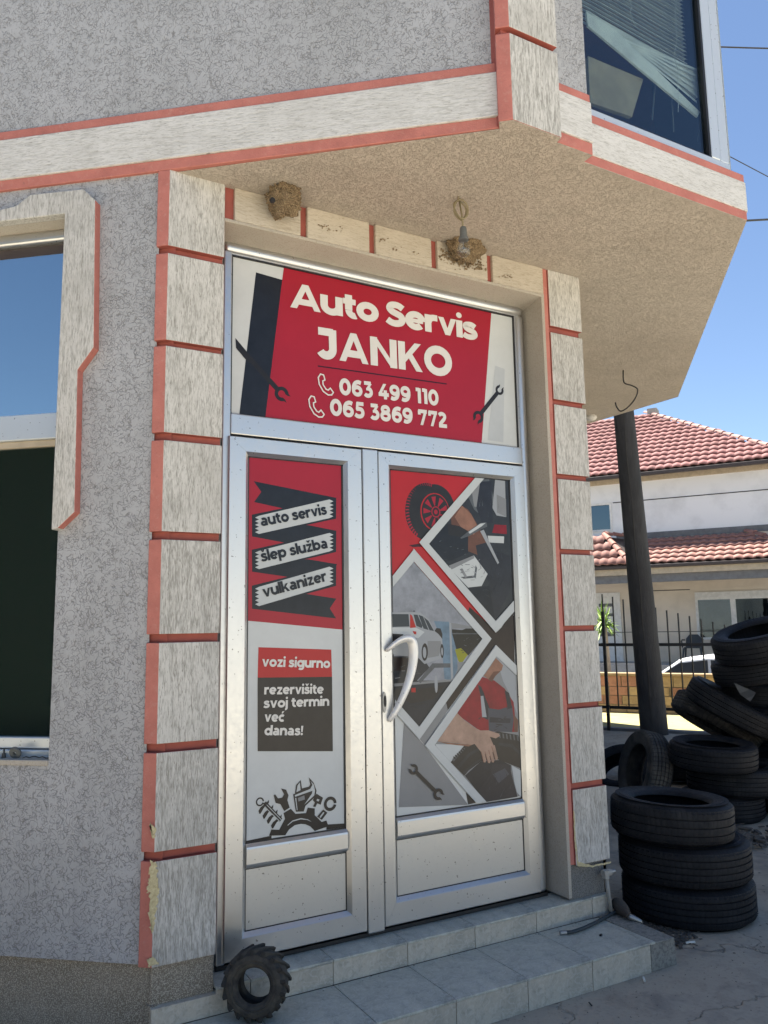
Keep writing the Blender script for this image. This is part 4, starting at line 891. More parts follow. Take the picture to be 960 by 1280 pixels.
# car body
PR.append(('film_silver', T8((225, 45), (400, 40), (520, 45), (600, 110), (660, 220), (735, 300), (745, 400), (740, 500), (560, 560), (500, 500), (225, 460))))
PR.append(('film_pale', T8((225, 195), (470, 195), (560, 240), (500, 300), (225, 260))))
PR.append(('film_glassdark', T8((225, 60), (400, 62), (410, 185), (225, 190))))
PR.append(('film_tail', T8((415, 62), (435, 75), (475, 195), (415, 200))))
PR.append(('film_tail', T8((440, 230), (478, 235), (478, 265), (455, 262))))
PR.append(('film_glassdark', T8((450, 65), (490, 68), (540, 180), (530, 200), (480, 180))))
PR.append(('film_glassdark', T8((500, 68), (545, 85), (600, 220), (550, 205))))
PR.append(('film_glassdark', T8((552, 90), (600, 130), (655, 230), (610, 222))))
PR.append(('film_ink', arcband(*h8(455, 40), 7 * kk * .6, 9 * kk * 1.0, 20, 150, 8)))
PR.append(('film_ink', T8((660, 230), (680, 200), (720, 205), (738, 260), (738, 310), (700, 260))))
PR.append(('film_grey', T8((590, 330), (720, 330), (735, 400), (700, 480), (590, 500))))
PR.append(('film_ink', ell(*h8(562, 440), 20 * kx, 58 * kk * .95, 20, rot=-.05))); PR.append(('film_silver', ell(*h8(560, 445), 11 * kx, 36 * kk, 16)))
PR.append(('film_ink', ell(*h8(735, 430), 11 * kx, 45 * kk, 18))); PR.append(('film_silver', ell(*h8(735, 435), 6 * kx, 26 * kk, 14)))
PR.append(('film_ink', T8((225, 255), (350, 262), (320, 330), (225, 340))))
# diamond 3 photo: person in red shirt and overalls with a tyre
PR.append(('film_grey', [zz6(333, 805), zz6(745, 215), (gx1, zz6(872, 345)[1]), (gx1, gz0 + .01), zz6(675, 1186)]))
PR.append(('film_silver', T6((740, 210), (872, 345), (885, 600), (830, 460), (790, 380))))
PR.append(('film_pale', T6((340, 800), (540, 805), (440, 920), (345, 815))))
PR.append(('film_shirt', T6((640, 350), (730, 375), (800, 430), (860, 520), (880, 720), (640, 715), (480, 600))))
PR.append(('film_skin', T6((700, 290), (742, 225), (790, 275), (780, 310), (735, 320), (715, 385), (660, 345))))
PR.append(('film_skin_dark', T6((725, 318), (775, 312), (740, 345), (715, 385), (690, 370))))
PR.append(('film_overall', T6((620, 400), (645, 420), (700, 560), (690, 640), (650, 620), (650, 520))))
PR.append(('film_overall_light', T6((690, 560), (760, 570), (850, 545), (860, 640), (850, 720), (695, 715))))
PR.append(('film_overall', T6((700, 620), (840, 630), (835, 660), (700, 655))))
PR.append(('film_overall', T6((800, 440), (830, 460), (850, 560), (820, 565))))
PR.append(('film_silver', T6((640, 480), (658, 478), (680, 620), (650, 620))))
PR.append(('film_skin_dark', T6((860, 600), (890, 640), (888, 720), (865, 715))))
slivers(14, T6, 720, 480, 60, 60, ['film_shirt', 'film_line'], (14, 50), (3, 7), .7, 1.8)
slivers(12, T6, 780, 640, 45, 35, ['film_overall', 'film_overall_light', 'film_ink'], (14, 50), (2, 6))
# tyre held
PR.append(('film_ink', [zz6(440, 920), zz6(530, 810), zz6(640, 745), zz6(750, 715), zz6(890, 740), (gx1, zz6(905, 760)[1]), (gx1, zz6(905, 960)[1]), zz6(840, 935), zz6(750, 900), zz6(640, 915), zz6(560, 975), zz6(530, 1010)]))
PR.append(('film_mid', T6((450, 900), (535, 815), (545, 822), (460, 915))))
for k in range(7):
    PR.append(('film_mid', T6((735 + k * 24, 722 + k * 3), (745 + k * 24, 724 + k * 3), (750 + k * 24, 755 + k * 4), (740 + k * 24, 752 + k * 4))))
    PR.append(('film_ink', T6((455 + k * 12, 885 - k * 11), (462 + k * 12, 880 - k * 11), (475 + k * 12, 895 - k * 11), (468 + k * 12, 902 - k * 11))))
PR.append(('film_darkgrey', T6((480, 950), (560, 860), (650, 810), (660, 822), (570, 875), (495, 965))))
PR.append(('film_darkgrey', T6((760, 790), (850, 800), (900, 850), (898, 870), (845, 822), (760, 808))))
PR.append(('film_darkgrey', T6((520, 985), (600, 920), (640, 895), (645, 905), (600, 935), (530, 1000))))
PR.append(('film_black', T6((535, 1010), (640, 915), (770, 905), (840, 940), (845, 1120), (672, 1186))))
PR.append(('film_overall', T6((640, 1090), (700, 1010), (720, 930), (830, 935), (860, 1060), (885, 1150), (672, 1186), (630, 1110))))
PR.append(('film_overall_light', T6((720, 1000), (800, 960), (830, 1000), (760, 1060))))
slivers(26, T6, 745, 1040, 50, 50, ['film_ink', 'film_overall', 'film_overall_light', 'film_black'], (20, 70), (3, 8), 1.0, 2.3)
PR.append(('film_skin_light', T6((385, 735), (480, 590), (530, 640), (600, 690), (640, 710), (620, 790), (580, 805), (500, 795), (350, 780))))
PR.append(('film_skin', T6((350, 780), (420, 790), (580, 805), (560, 815), (420, 800))))
PR.append(('film_skin_light', T6((580, 710), (690, 708), (760, 730), (768, 745), (740, 762), (700, 750), (735, 830), (700, 880), (640, 850), (600, 800))))
for (xa, ya, xb, yb) in ((640, 850, 670, 920), (665, 850, 700, 925), (690, 840, 725, 920), (710, 815, 748, 905)):
    PR.append(('film_skin_light', T6((xa, ya), (xa + 22, ya - 10), (xb + 6, yb - 12), (xb, yb + 2), (xb - 12, yb))))
    PR.append(('film_skin', T6((xa, ya), (xa + 4, ya - 2), (xb - 8, yb), (xb - 13, yb - 2))))
PR.append(('film_pale', T6((845, 940), (905, 975), (908, 1150), (880, 1120), (862, 1050))))
# white diamond outlines
PR.append(('film_pale', [zz5(230, 470), (zz5(603, 38)[0], gz1), (zz5(662, 42)[0], gz1), zz5(295, 480)]))
PR.append(('film_pale', T5((230, 470), (295, 480), (740, 995), (740, 1072))))
PR.append(('film_pale', [zz5(740, 1072), zz5(740, 995), (gx1, zz5(848, 858)[1]), (gx1, zz5(852, 930)[1])]))
PR.append(('film_pale', [(gx0, zz5(40, 692)[1]), zz5(195, 515), zz5(195, 598), (gx0, zz5(40, 766)[1])]))
PR.append(('film_pale', [zz5(195, 515), zz6(712, 98), zz6(650, 98), zz5(195, 598)]))
PR.append(('film_pale', [zz6(712, 98), zz6(232, 768), zz6(230, 685), zz6(650, 98)]))
PR.append(('film_pale', [zz6(232, 768), (gx0, zz6(55, 590)[1]), (gx0, zz6(55, 503)[1]), zz6(230, 685)]))
PR.append(('film_pale', [zz6(742, 140), zz6(268, 808), zz6(333, 805), zz6(745, 215)]))
PR.append(('film_pale', [zz6(268, 808), zz6(612, 1192), zz6(678, 1184), zz6(333, 805)]))
PR.append(('film_pale', [zz6(742, 140), zz6(745, 215), (gx1, zz6(872, 343)[1]), (gx1, zz6(868, 276)[1])]))
wrench(zz6(205, 980), zz6(345, 1120), .0085, .023, .026, 'film_ink', PR, 10, 10)
print_layer(PR, YP, RL, step=.00002)

# handle and lock on the right leaf
pts = [(180, 430, 24), (215, 405, 27), (265, 360, 33), (320, 322, 40), (375, 302, 48), (420, 305, 54), (447, 345, 55), (456, 410, 52), (455, 490, 50), (446, 570, 48), (430, 650, 45), (405, 740, 42), (370, 840, 39), (330, 930, 36), (285, 1020, 34), (240, 1090, 31), (205, 1135, 28)]
cp = []; rr = []
for i, (x, y, r) in enumerate(pts):
    f = min(i, len(pts) - 1 - i); yy = -.040 - .035 * min(1, f / 4)
    if f == 0: yy = -.030
    p = pxy(460 + x / 8, 760 + y / 8, yy); cp.append(p); rr.append(r / 8 * .0038)
m_ = MB(); m_.tube(cp, rr, 14, flat=.8); h = m_.build('handle', 'handle_alloy', RL, smooth=True); 
sb = h.modifiers.new('s', 'SUBSURF'); sb.levels = 1; sb.render_levels = 1
lk = aty(477.5, 878, -.031) + Vector((.012, 0, 0)); m_ = MB()
m_.prism([(lk.x + x, -.031, lk.z + z) for x, z in ell(0, 0, .011, .048, 24)], (0, -.004, 0)); lo = m_.build('lock', 'steel_dull', RL)
m_ = MB(); m_.prism([(lk.x + x + .002, -.035, lk.z + z) for x, z in ell(0, .005, .0065, .026, 16)], (0, -.003, 0), 0); m_.build('lock_cylinder', 'black_gasket', RL)

# ------------------------------------------------------------------ left window (part of the building) with surround, o in wall frame
og = -.11
def AT(u, v, o): return ata(u, v, o)
zt = AT(40, 300, og)[1]; 
t0w = .44
z_tr0, z_tr1 = AT(40, 551, og)[1], AT(40, 519, og)[1]
z_b0, z_b1 = AT(30, 935, og)[1], AT(30, 921, og)[1]
WN = MB()
def abox(mb, t0, t1, z0, z1, o0, o1, m=0):
    mb.obox(A(t0, o0, z0), DA * (t1 - t0), NA * (o1 - o0), Vector((0, 0, z1 - z0)), m)
abox(WN, t0w, 2.05, zt - .03, zt + .03, og - .03, og + .025)
o = WN.build('window_frame', 'aluminium', B, bevel=.02, bseg=5); smooth_angle(o)
WN = MB(); abox(WN, t0w, 2.05, z_tr0, z_tr1, og - .03, og + .02); abox(WN, t0w, 2.05, z_b0, z_b1, og - .03, og + .012); abox(WN, t0w, 2.05, WIN_Z0 + .0, z_b0 - .004, og - .03, og + .03)
abox(WN, t0w, t0w + .03, WIN_Z0, zt, og - .03, og + .01); abox(WN, 1.25, 1.31, WIN_Z0, zt, og - .03, og + .014)
WN.build('window_frame', 'window_frame_white', B, bevel=.005, bseg=3)
WN = MB(); abox(WN, t0w, 2.05, zt - .075, zt - .031, og - .03, og - .01); WN.build('shutter_slot', 'gutter_brown', B)
WN = MB(); abox(WN, t0w + .03, 2.05, z_tr1, zt, og - .02, og - .012); WN.build('window_pane', 'window_glass', B)
WN = MB(); abox(WN, t0w + .03, 2.05, z_b1, z_tr0 - .028, og - .02, og - .012); WN.build('window_pane', 'window_glass_dark', B)
WN = MB(); abox(WN, t0w + .03, 2.05, z_tr0 - .030, z_tr0, og - .03, og + .005); WN.build('window_sash', 'fascia_cream', B, bevel=.004)
# dim room behind the glass
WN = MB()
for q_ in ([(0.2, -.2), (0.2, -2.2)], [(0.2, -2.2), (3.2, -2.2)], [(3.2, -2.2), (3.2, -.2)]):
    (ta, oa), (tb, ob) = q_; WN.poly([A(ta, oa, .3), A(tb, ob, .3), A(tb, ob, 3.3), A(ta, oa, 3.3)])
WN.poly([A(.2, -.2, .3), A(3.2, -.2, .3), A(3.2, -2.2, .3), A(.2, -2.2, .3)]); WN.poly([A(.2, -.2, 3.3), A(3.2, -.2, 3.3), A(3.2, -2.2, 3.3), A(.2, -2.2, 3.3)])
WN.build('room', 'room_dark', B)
# surround
oS = .028
def sp(u, v): t, z = AT(u, v, oS); return A(t, oS, z)
outer = [sp(72, 660), sp(93, 640), sp(97, 462), sp(117, 434), sp(119, 250), sp(104, 236), sp(38, 243), sp(20, 257), sp(0, 262)]
tl_, zl_ = AT(0, 262, oS); ti, zi = AT(0, 272, oS)
inner = [A(2.1, oS, 3.17), A(WIN_T0 + .004, oS, 3.17), A(WIN_T0 + .004, oS, AT(71, 662, oS)[1])]
pts_ = outer + [A(2.1, oS, zl_)] + inner
w = MB(); w.prism(pts_, NA * -.045, 0, [1, 1, 1, 1, 0, 0, 0, 0, 0] + [0] * (len(pts_) - 9)); w.build('window_surround', ['plaster_vertical', 'red_paint'], B, bevel=.004)
w = MB(); w.obox(A(WIN_T0, -.09, .828), DA * 1.6, NA * .082, Vector((0, 0, .022))); w.build('window_sill', 'reveal_plaster', B, bevel=.004)
# things left on the sill
p = A(*[AT(17, 945, -.05)[0], -.05, .872]); 
m_ = MB(); T = Matrix.Translation(A(AT(18, 945, -.04)[0], -.045, .872)) @ Matrix.Rotation(AW, 4, 'Z') @ Matrix.Rotation(math.radians(68), 4, 'X')
m_.lathe([(.008, -.006), (.024, -.006), (.026, 0), (.024, .006), (.008, .006)], 24, T=T, closed=True)
tag(smooth_angle(m_.build('tape_roll', 'socket_grey')), 'small grey tape roll lying on the sill of the left window', 'tape roll')
m_ = MB(); b0 = A(AT(5, 940, -.05)[0], -.05, .851)
m_.tube([b0, b0 + Vector((0, 0, .018)), b0 + Vector((0, 0, .019)), b0 + Vector((0, 0, .034))], [.009, .008, .004, .004], 10)
tag(m_.build('bottle_cap', 'plastic_dark'), 'tiny black cap standing beside the tape roll on the window sill', 'cap')
m_ = MB(); c0 = A(AT(28, 953, -.03)[0], -.03, .853); c1 = A(AT(60, 953, -.03)[0], -.035, .853)
m_.tube([c0.lerp(c1, k / 8) + Vector((0, random.uniform(-.006, .006), random.uniform(0, .008))) for k in range(9)], .0022, 6)
tag(m_.build('twig', 'cord_black'), 'thin dark twig on the window sill near the wall', 'twig')

# ------------------------------------------------------------------ bay window upstairs
yb = -1.012
w = MB()
w.box((.50, yb, 3.575), (1.492, yb + .05, 3.622)); w.box((1.357, yb - .0, 3.622), (1.42, yb + .05, 5.2)); w.box((1.425, yb + .004, 3.622), (1.492, yb + .08, 5.2)); w.box((.46, yb, 3.622), (.508, yb + .05, 5.2)); w.box((.50, yb, 5.15), (1.492, yb + .05, 5.2))
w.build('bay_window_frame', 'window_frame_white', B, bevel=.006, bseg=3)
w = MB(); w.box((1.342, yb + .004, 3.622), (1.357, yb + .04, 5.15)); w.box((.508, yb + .006, 3.622), (1.342, yb + .04, 3.628)); w.build('gasket', 'black_gasket', B)
w = MB(); w.box((.508, yb + .02, 3.628), (1.342, yb + .026, 5.15)); w.build('window_pane', 'bay_glass', B)
w = MB(); w.prism([Vector((1.492, yb + .08, 3.575)), Vector((1.492, yb, 3.575)), RC + DC * .95 + Vector((-.03, .0, 3.575)), RC + DC * .95 + Vector((-.12, .05, 3.575))], (0, 0, 1.65)); w.build('bay_side_frame', 'window_frame_white', B)
w = MB(); w.box((.47, -.95, 5.2), (1.5, -.9, TOPZ)); w.build('upper_front_wall', 'grey_stucco', B)
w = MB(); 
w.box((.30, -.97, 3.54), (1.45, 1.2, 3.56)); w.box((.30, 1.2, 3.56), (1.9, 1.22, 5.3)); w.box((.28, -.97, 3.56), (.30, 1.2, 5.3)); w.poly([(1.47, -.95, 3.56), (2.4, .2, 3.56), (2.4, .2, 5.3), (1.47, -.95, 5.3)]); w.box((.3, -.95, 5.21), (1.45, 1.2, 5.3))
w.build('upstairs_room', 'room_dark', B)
BLD = empty('window_blind', (.93, yb + .09, 4.1), 'broken white venetian blind sagging diagonally behind the upstairs bay window', 'blind')
slat = MB(); slat.prism([Vector((0, -.012, -.004)), Vector((0, 0, .001)), Vector((0, .012, -.004)), Vector((0, .012, -.0052)), Vector((0, 0, -.0002)), Vector((0, -.012, -.0052))], (.80, 0, 0))
sl0 = None
for k in range(22):
    za = 4.135 + k * .022; zb = 3.965 + k * .022 
    if sl0 is None:
        sl0 = slat.build('slat', 'blind_white'); attach(sl0, BLD); o = sl0
    else:
        o = bpy.data.objects.new('slat', sl0.data); COL.objects.link(o); attach(o, BLD)
    o.location = (.515, yb + .075, za); o.rotation_euler = (math.radians(30 + 3 * math.sin(k * 2.1)), math.atan2(za - zb, .8) * .35, 0)
yB = yb + .07
def bx(u, v, d=0): return pxy(u, v, yB + d)
m_ = MB(); m_.prism([bx(733, 12), bx(800, 52), bx(872, 88), bx(872, 122), bx(815, 80)], (0, .012, 0)); m_.build('slat_bundle', 'blind_white', BLD)
m_ = MB(); m_.prism([bx(733, 14, -.012), bx(770, 38, -.012), bx(875, 140, -.012), bx(872, 146, -.012), bx(735, 32, -.012)], (0, .010, 0)); m_.build('bottom_rail', 'blind_white', BLD)
for k in range(6):
    m_ = MB(); m_.prism([bx(745 + k * 4, 22 + k * 4, -.006 - k * .0008), bx(871, 126 - k * 8, -.006 - k * .0008), bx(871, 129 - k * 8, -.006 - k * .0008), bx(746 + k * 4, 25 + k * 4, -.006 - k * .0008)], (0, .0006, 0)); m_.build('slat', 'blind_white', BLD)
for (u0, u1) in ((788, 793), (844, 846)):
    m_ = MB(); m_.tube([bx(u0 + random.uniform(-3, 3) + (u1 - u0) * k / 8, 0 + k * (34 if u0 < 800 else 140) / 8, -.03) for k in range(9)], .0012, 5); m_.build('pull_cord', 'blind_white', BLD)
m_ = MB(); m_.prism([bx(735, 70, .03), bx(804, 99, .03), bx(790, 146, .03), bx(738, 128, .03)], (0, .02, 0))
tag(m_.build('cardboard_sheet', 'cardboard'), 'tan cardboard sheet leaning behind the glass in the upstairs bay window', 'cardboard')
m_ = MB()
for (a, b_) in (((822, 72), (815, 150)), ((838, 85), (842, 165)), ((880, 100), (872, 178))): m_.tube([bx(*a, .05), bx(*b_, .05)], .004, 6)
m_.build('blind_cord', 'socket_grey', BLD)

# ------------------------------------------------------------------ swallows' nests, hanging bulb, hook wire
def nest(loc, sc, label, seed):
    m_ = MB(); r = random.Random(seed); n1, n2 = 72, 44; vs = []; fs = []
    for i in range(n2 + 1):
        ph = PI * i / n2
        for k in range(n1):
            th = 2 * PI * k / n1; d = Vector((math.sin(ph) * math.cos(th), math.sin(ph) * math.sin(th), math.cos(ph)))
            q_ = 1 + .34 * noise.noise(d * 2.1 + Vector((seed, 0, 0))) + .12 * noise.noise(d * 9) + .10 * noise.noise(d * 22)
            vs.append((d.x * sc[0] * q_, d.y * sc[1] * q_, d.z * sc[2] * q_))
    for i in range(n2):
        for k in range(n1): fs.append((i * n1 + k, (i + 1) * n1 + k, (i + 1) * n1 + (k + 1) % n1, i * n1 + (k + 1) % n1))
    m_.add(vs, fs); o = m_.build('swallow_nest', 'nest_mud', smooth=True); o.location = loc
    p_ = MB()
    for k in range(900):
        v = vs[r.randrange(n1, len(vs) - n1)]; s_ = r.uniform(.003, .006); p_.lathe([(0, -s_), (s_, -s_ * .2), (s_ * .7, s_ * .6), (0, s_)], 5, T=Matrix.Translation(Vector(v) * r.uniform(.97, 1.02)))
    pe = p_.build('mud_pellets', 'nest_mud'); pe.parent = o; pe['kind'] = 'stuff'
    return tag(o, label, 'nest', "mud nests under the overhang")
n0 = nest(aty(354, 250, -.225), (.074, .075, .074), 'rounded mud swallow nest in the corner above the left side of the door', 3)
n0.name = 'swallow_nest'
m_ = MB(); m_.lathe([(0, 0), (.013, .0), (.011, .012), (0, .012)], 14, T=Matrix.Translation(aty(340, 251, -.292)) @ Matrix.Rotation(PI / 2, 4, 'X')); m_.build('nest_hole', 'black_gasket', n0)
n1_ = nest(aty(583, 309, -.19), (.098, .055, .075), 'flattened broken mud swallow nest behind the hanging bulb', 8)
m_ = MB(); r = random.Random(4)
for k in range(210):
    f = r.random(); u = 553 + f * 48 + r.gauss(0, 3.5); v = 322 + f * 12 + r.gauss(0, 3.2) - (6 if f < .2 else 0)
    p = aty(u, v, -.147); s = r.uniform(.0025, .0065)
    m_.lathe([(0, -s), (s, -s * .3), (s * .8, s * .5), (0, s)], 6, T=Matrix.Translation(p))
for (uu, vv, n_) in ((400, 282, 10), (412, 286, 8), (426, 287, 6), (478, 300, 12), (494, 310, 8), (520, 318, 5), (633, 345, 14), (640, 348, 6)):
    for k in range(n_):
        p = aty(uu + r.gauss(0, 3), vv + r.gauss(0, 2), -.147); s = r.uniform(.002, .0045); m_.lathe([(0, -s), (s, 0), (0, s)], 5, T=Matrix.Translation(p))
tag(m_.build('mud_crumbs', 'nest_mud'), 'mud crumbs stuck to the plaster above the door', 'mud', kind='stuff')
BU = empty('hanging_bulb', (.157, -.547, ZS), 'bare light bulb in a grey socket hanging by a coiled cable from the soffit', 'light bulb')
m_ = MB(); c = Vector((.163, -.547, 3.268)); pts = [Vector((.155, -.547, ZS + .005)), Vector((.150, -.547, 3.315))]
for k in range(30):
    a = PI / 2 + 2 * PI * 2.0 * k / 29; pts.append(c + Vector((math.cos(a) * (.038 + .004 * math.sin(k)), .010 * math.cos(a * .5), math.sin(a) * (.045 + .003 * math.cos(k * 1.7)))))
pts += [Vector((.170, -.547, 3.235)), Vector((.172, -.547, 3.205)), Vector((.171, -.547, 3.18))]
m_.tube(pts, .0042, 8); m_.build('cable', 'cable_beige', BU, smooth=True)
m_ = MB(); m_.lathe([(0, .066), (.012, .066), (.016, .058), (.017, .02), (.022, .015), (.024, .0), (0, .0)], 20, T=Matrix.Translation((.174, -.547, 3.118))); smooth_angle(m_.build('socket', 'socket_grey', BU))
m_ = MB(); m_.lathe([(.013, .01), (.015, -.005), (.026, -.025), (.031, -.045), (.028, -.062), (.016, -.074), (0, -.078)], 24, T=Matrix.Translation((.174, -.547, 3.116))); m_.build('bulb', 'clear_glass', BU, smooth=True)
m_ = MB(); m_.tube([(.174, -.547, 3.11), (.172, -.547, 3.085), (.166, -.547, 3.075), (.182, -.547, 3.075), (.176, -.547, 3.085)], .0018, 6); m_.build('filament_stem', 'steel_dull', BU)
# rosette/hole on the soffit where cable leaves
hk = [atz(780, 463, 3.33), atz(780, 466, 3.33) + Vector((0, 0, -.06)), ]
def sd_(u, v, dep): return atd(u, v, dep)
d0 = (atz(783, 470, 3.33) - CAM).dot(CF)
pts = _sp([(779, 464), (780, 478), (790, 482), (797, 487), (794, 498), (785, 509), (776, 514), (771, 509), (769, 503)], 4)
m_ = MB(); m_.tube([atz(779, 463, 3.33)] + [sd_(u, v, d0 * .975) for u, v in pts[1:]], .0055, 6)
tag(m_.build('hook_wire', 'cord_black', smooth=True), 'thin bent black wire hook dangling from the right part of the soffit', 'wire')
m_ = MB(); pb = atz(739, 521, 3.32); m_.lathe([(0, 0), (.05, 0), (.055, -.02), (.035, -.045), (0, -.05)], 20, T=Matrix.Translation((pb.x, pb.y, 3.33)))
tag(smooth_angle(m_.build('ceiling_socket', 'pvc_white')), 'small round white fitting on the soffit beside the right pilaster', 'fitting')

# ------------------------------------------------------------------ pipe, hose, coil, litter on the steps
PI_ = empty('water_pipe', (1.262, -.15, -.12), 'white plastic standpipe with elbow and tap at the foot of the right pilaster', 'pipe')
e0 = aty(764, 1142, -.17); e1 = aty(757, 1092, -.17); e2 = aty(768, 1089, -.17)
m_ = MB(); m_.tube([e0, e1], .011, 12); m_.build('riser', 'plastic_white', PI_, smooth=True)
m_ = MB(); m_.tube([e1 + Vector((0, 0, -.022)), e1 + Vector((0, 0, .018))], .018, 12); m_.tube([e1 + Vector((-.018, 0, .003)), e1 + Vector((.032, 0, .003))], .017, 12); smooth_angle(m_.build('elbow', 'plastic_white', PI_))
m_ = MB(); m_.tube([e1 + Vector((.032, 0, .003)), e1 + Vector((.062, 0, .003))], .011, 10); smooth_angle(m_.build('tap', 'steel_dull', PI_))
hs = [atz(703, 1166, -.108), atz(715, 1165, -.108), atz(730, 1160, -.108), atz(745, 1153, -.108), atz(758, 1146, -.108), atz(770, 1139, -.106), atz(778, 1136, -.10)]
m_ = MB(); m_.tube(hs, .0085, 12); H1 = tag(m_.build('rubber_hose', 'hose_dark', smooth=True), 'short dark rubber hose end lying on the lower step by the pipe', 'hose')
m_ = MB(); m_.tube([hs[0] + (hs[0] - hs[1]).normalized() * .012, hs[0] + (hs[1] - hs[0]).normalized() * .02], .0098, 12); m_.build('hose_end', 'steel_dull', H1)
ca, cb = atz(769, 1127, -.08), atz(786, 1145, -.095)
m_ = MB(); n = 34; prof = [ca.lerp(cb, k / n) for k in range(n + 1)]
m_.tube(prof, [(.012 + .020 * math.sin(PI * min(1, (k + 2) / (n + 2)) ** .8)) * (1.0 + .10 * (k % 2)) for k in range(n + 1)], 14)
C_ = tag(m_.build('coil_grip', 'rust_coil'), 'brown ribbed hose coil dropped at the end of the lower step', 'coil')
m_ = MB(); m_.tube([cb, atz(792, 1148, -.11), atz(800, 1152, -.12), atz(803, 1153, -.13)], [.014, .016, .013, .006], 10); m_.build('coupling', 'steel_dull', C_, smooth=True)
def bit(u, v, z, L, r, ang, mat, name, label, cat):
    p = atz(u, v, z); d = Vector((math.cos(ang), math.sin(ang), 0)) * L / 2; m_ = MB(); m_.tube([p - d, p + d], r, 8); return tag(m_.build(name, mat), label, cat)
bit(805, 1224, GZ + .008, .035, .005, .9, 'paper_white', 'cigarette_butt', 'white cigarette butt on the concrete in front of the step corner', 'cigarette butt')
bit(863, 1178, GZ + .008, .05, .006, -.3, 'paper_white', 'cigarette_butt', 'white cigarette butt on the concrete beside the stack of three tyres', 'cigarette butt')
bit(751, 1169, -.116, .012, .006, .4, 'cord_black', 'pebble', 'black pebble on the lower step in front of the hose', 'pebble')
bit(738, 1255, GZ + .006, .03, .003, 1.2, 'cord_black', 'twig', 'small dark twig on the concrete in front of the lower step', 'twig')
m_ = MB(); r = random.Random(11)
def shard(p, s, r):
    a = r.uniform(0, PI); t = r.uniform(-.5, .5); ax = Vector((math.cos(a), math.sin(a), t * .4)) * s; ay = Vector((-math.sin(a), math.cos(a), 0)) * s * r.uniform(.2, .6); m_.obox(p, ax, ay, Vector((0, 0, s * .12)))
for k in range(260):
    u, v = r.gauss(926, 22), r.gauss(1049, 7); p = atz(u, v, GZ + .01 + r.random() * .03); shard(p, r.uniform(.015, .10), r)
for k in range(260):
    f = r.random(); u = 800 + f * 65 + r.gauss(0, 7); v = 1155 + f * 18 + r.gauss(0, 7); p = atz(u, v, GZ + .004); shard(p, r.uniform(.008, .04), r)
for k in range(420):
    p = Vector((r.uniform(1.3, 4.5), r.uniform(-1.2, 1.4), GZ + .002))
    if (p - C0).dot(NC) > .1: shard(p, r.uniform(.004, .014), r)
for k in range(240):
    p = Vector((r.uniform(-1.0, 2.4), -.53 - abs(r.gauss(0, .25)), GZ + .002)); shard(p, r.uniform(.003, .008), r)
for k in range(40):
    p = Vector((r.uniform(-.8, 1.2), r.uniform(-.18, -.152) , -.119)); shard(p, r.uniform(.003, .008), r)
tag(m_.build('rubble', 'debris'), 'broken bark and rubble chips scattered on the yard concrete', 'rubble', kind='stuff')

# ------------------------------------------------------------------ tyres
def tyre_mesh(R, wd, rim, name, mat, style=0, seg=72):
    m_ = MB(); h = wd / 2; th = .012
    prof = [(rim, -h * .72), (rim + .006, -h * .82), (rim + .03, -h * .98), (R * .78 + rim * .22, -h * 1.03), (R - .045, -h * .98), (R - .022, -h * .90)]
    n = 5 if style == 0 else 4
    tw = h * .80; gw = .0045; gd = .009
    prof.append((R - .006, -tw)); 
    for k in range(1, n):
        zc = -tw + 2 * tw * k / n; prof += [(R, zc - gw), (R - gd, zc - gw * .6), (R - gd, zc + gw * .6), (R, zc + gw)]
    prof.append((R - .006, tw)); prof += [(R - .022, h * .90), (R - .045, h * .98), (R * .78 + rim * .22, h * 1.03), (rim + .03, h * .98), (rim + .006, h * .82), (rim, h * .72)]
    prof += [(rim + .014, h * .66), (rim + .05, h * .86), (R * .7 + rim * .3, h * .90), (R - .03, h * .72), (R - .022, 0), (R - .03, -h * .72), (R * .7 + rim * .3, -h * .90), (rim + .05, -h * .86), (rim + .014, -h * .66)]
    m_.lathe(prof, seg, closed=True)
    # raised sidewall rib
    for s in (-1, 1): m_.lathe([(R * .55 + rim * .45, s * h * 1.035), (R * .55 + rim * .45 + .004, s * h * 1.05), (R * .52 + rim * .48 + .012, s * h * 1.035)], seg)
    # tread sipes: small blocks at both shoulders
    for k in range(seg):
        a = 2 * PI * k / seg
        for s in (-1, 1):
            T = Matrix.Rotation(a + .02 * s, 4, 'Z'); vs = [T @ Vector(p) for p in ((R - .010, -.009, s * tw * .99), (R - .010, .009, s * tw * .99), (R + .0012, .009, s * tw * .86), (R + .0012, -.009, s * tw * .86), (R - .028, -.009, s * h * .90), (R - .028, .009, s * h * .90))]
            m_.add(vs, [(0, 1, 2, 3), (0, 4, 5, 1)])
    return smooth_angle(m_.build(name, mat), 40)
TYB = {}
def tyre(loc, R, wd, rot, label, mat='rubber', style=0, group='worn tyres heaped at the side of the building', seg=72):
    key = (R, wd, mat, style)
    if key not in TYB: o = tyre_mesh(R, wd, R * .62, 'tyre', mat, style, seg); TYB[key] = o
    else: o = TYB[key].copy(); COL.objects.link(o)
    o.location = loc; o.rotation_euler = rot; q_ = random.Random(label); o.scale = (q_.uniform(.97, 1.02), q_.uniform(.97, 1.02), q_.uniform(.95, 1.03)); return tag(o, label, 'tyre', group)
R1, W1 = .355, .205
base = Vector((1.885, -.06, 0))
tyre(base + Vector((.04, .0, GZ + W1 / 2)), R1, W1, (0, 0, .3), 'bottom tyre of the front stack of three beside the right pilaster')
tyre(base + Vector((.03, -.0, GZ + W1 * 1.5 + .0)), R1, W1, (.01, 0, 1.3), 'middle tyre of the front stack of three beside the right pilaster')
tyre(base + Vector((-.03, .02, GZ + W1 * 2.5 + .008)), R1 - .015, W1, (.035, -.03, 2.1), 'top tyre with open bore on the front stack of three', 'rubber', 1)
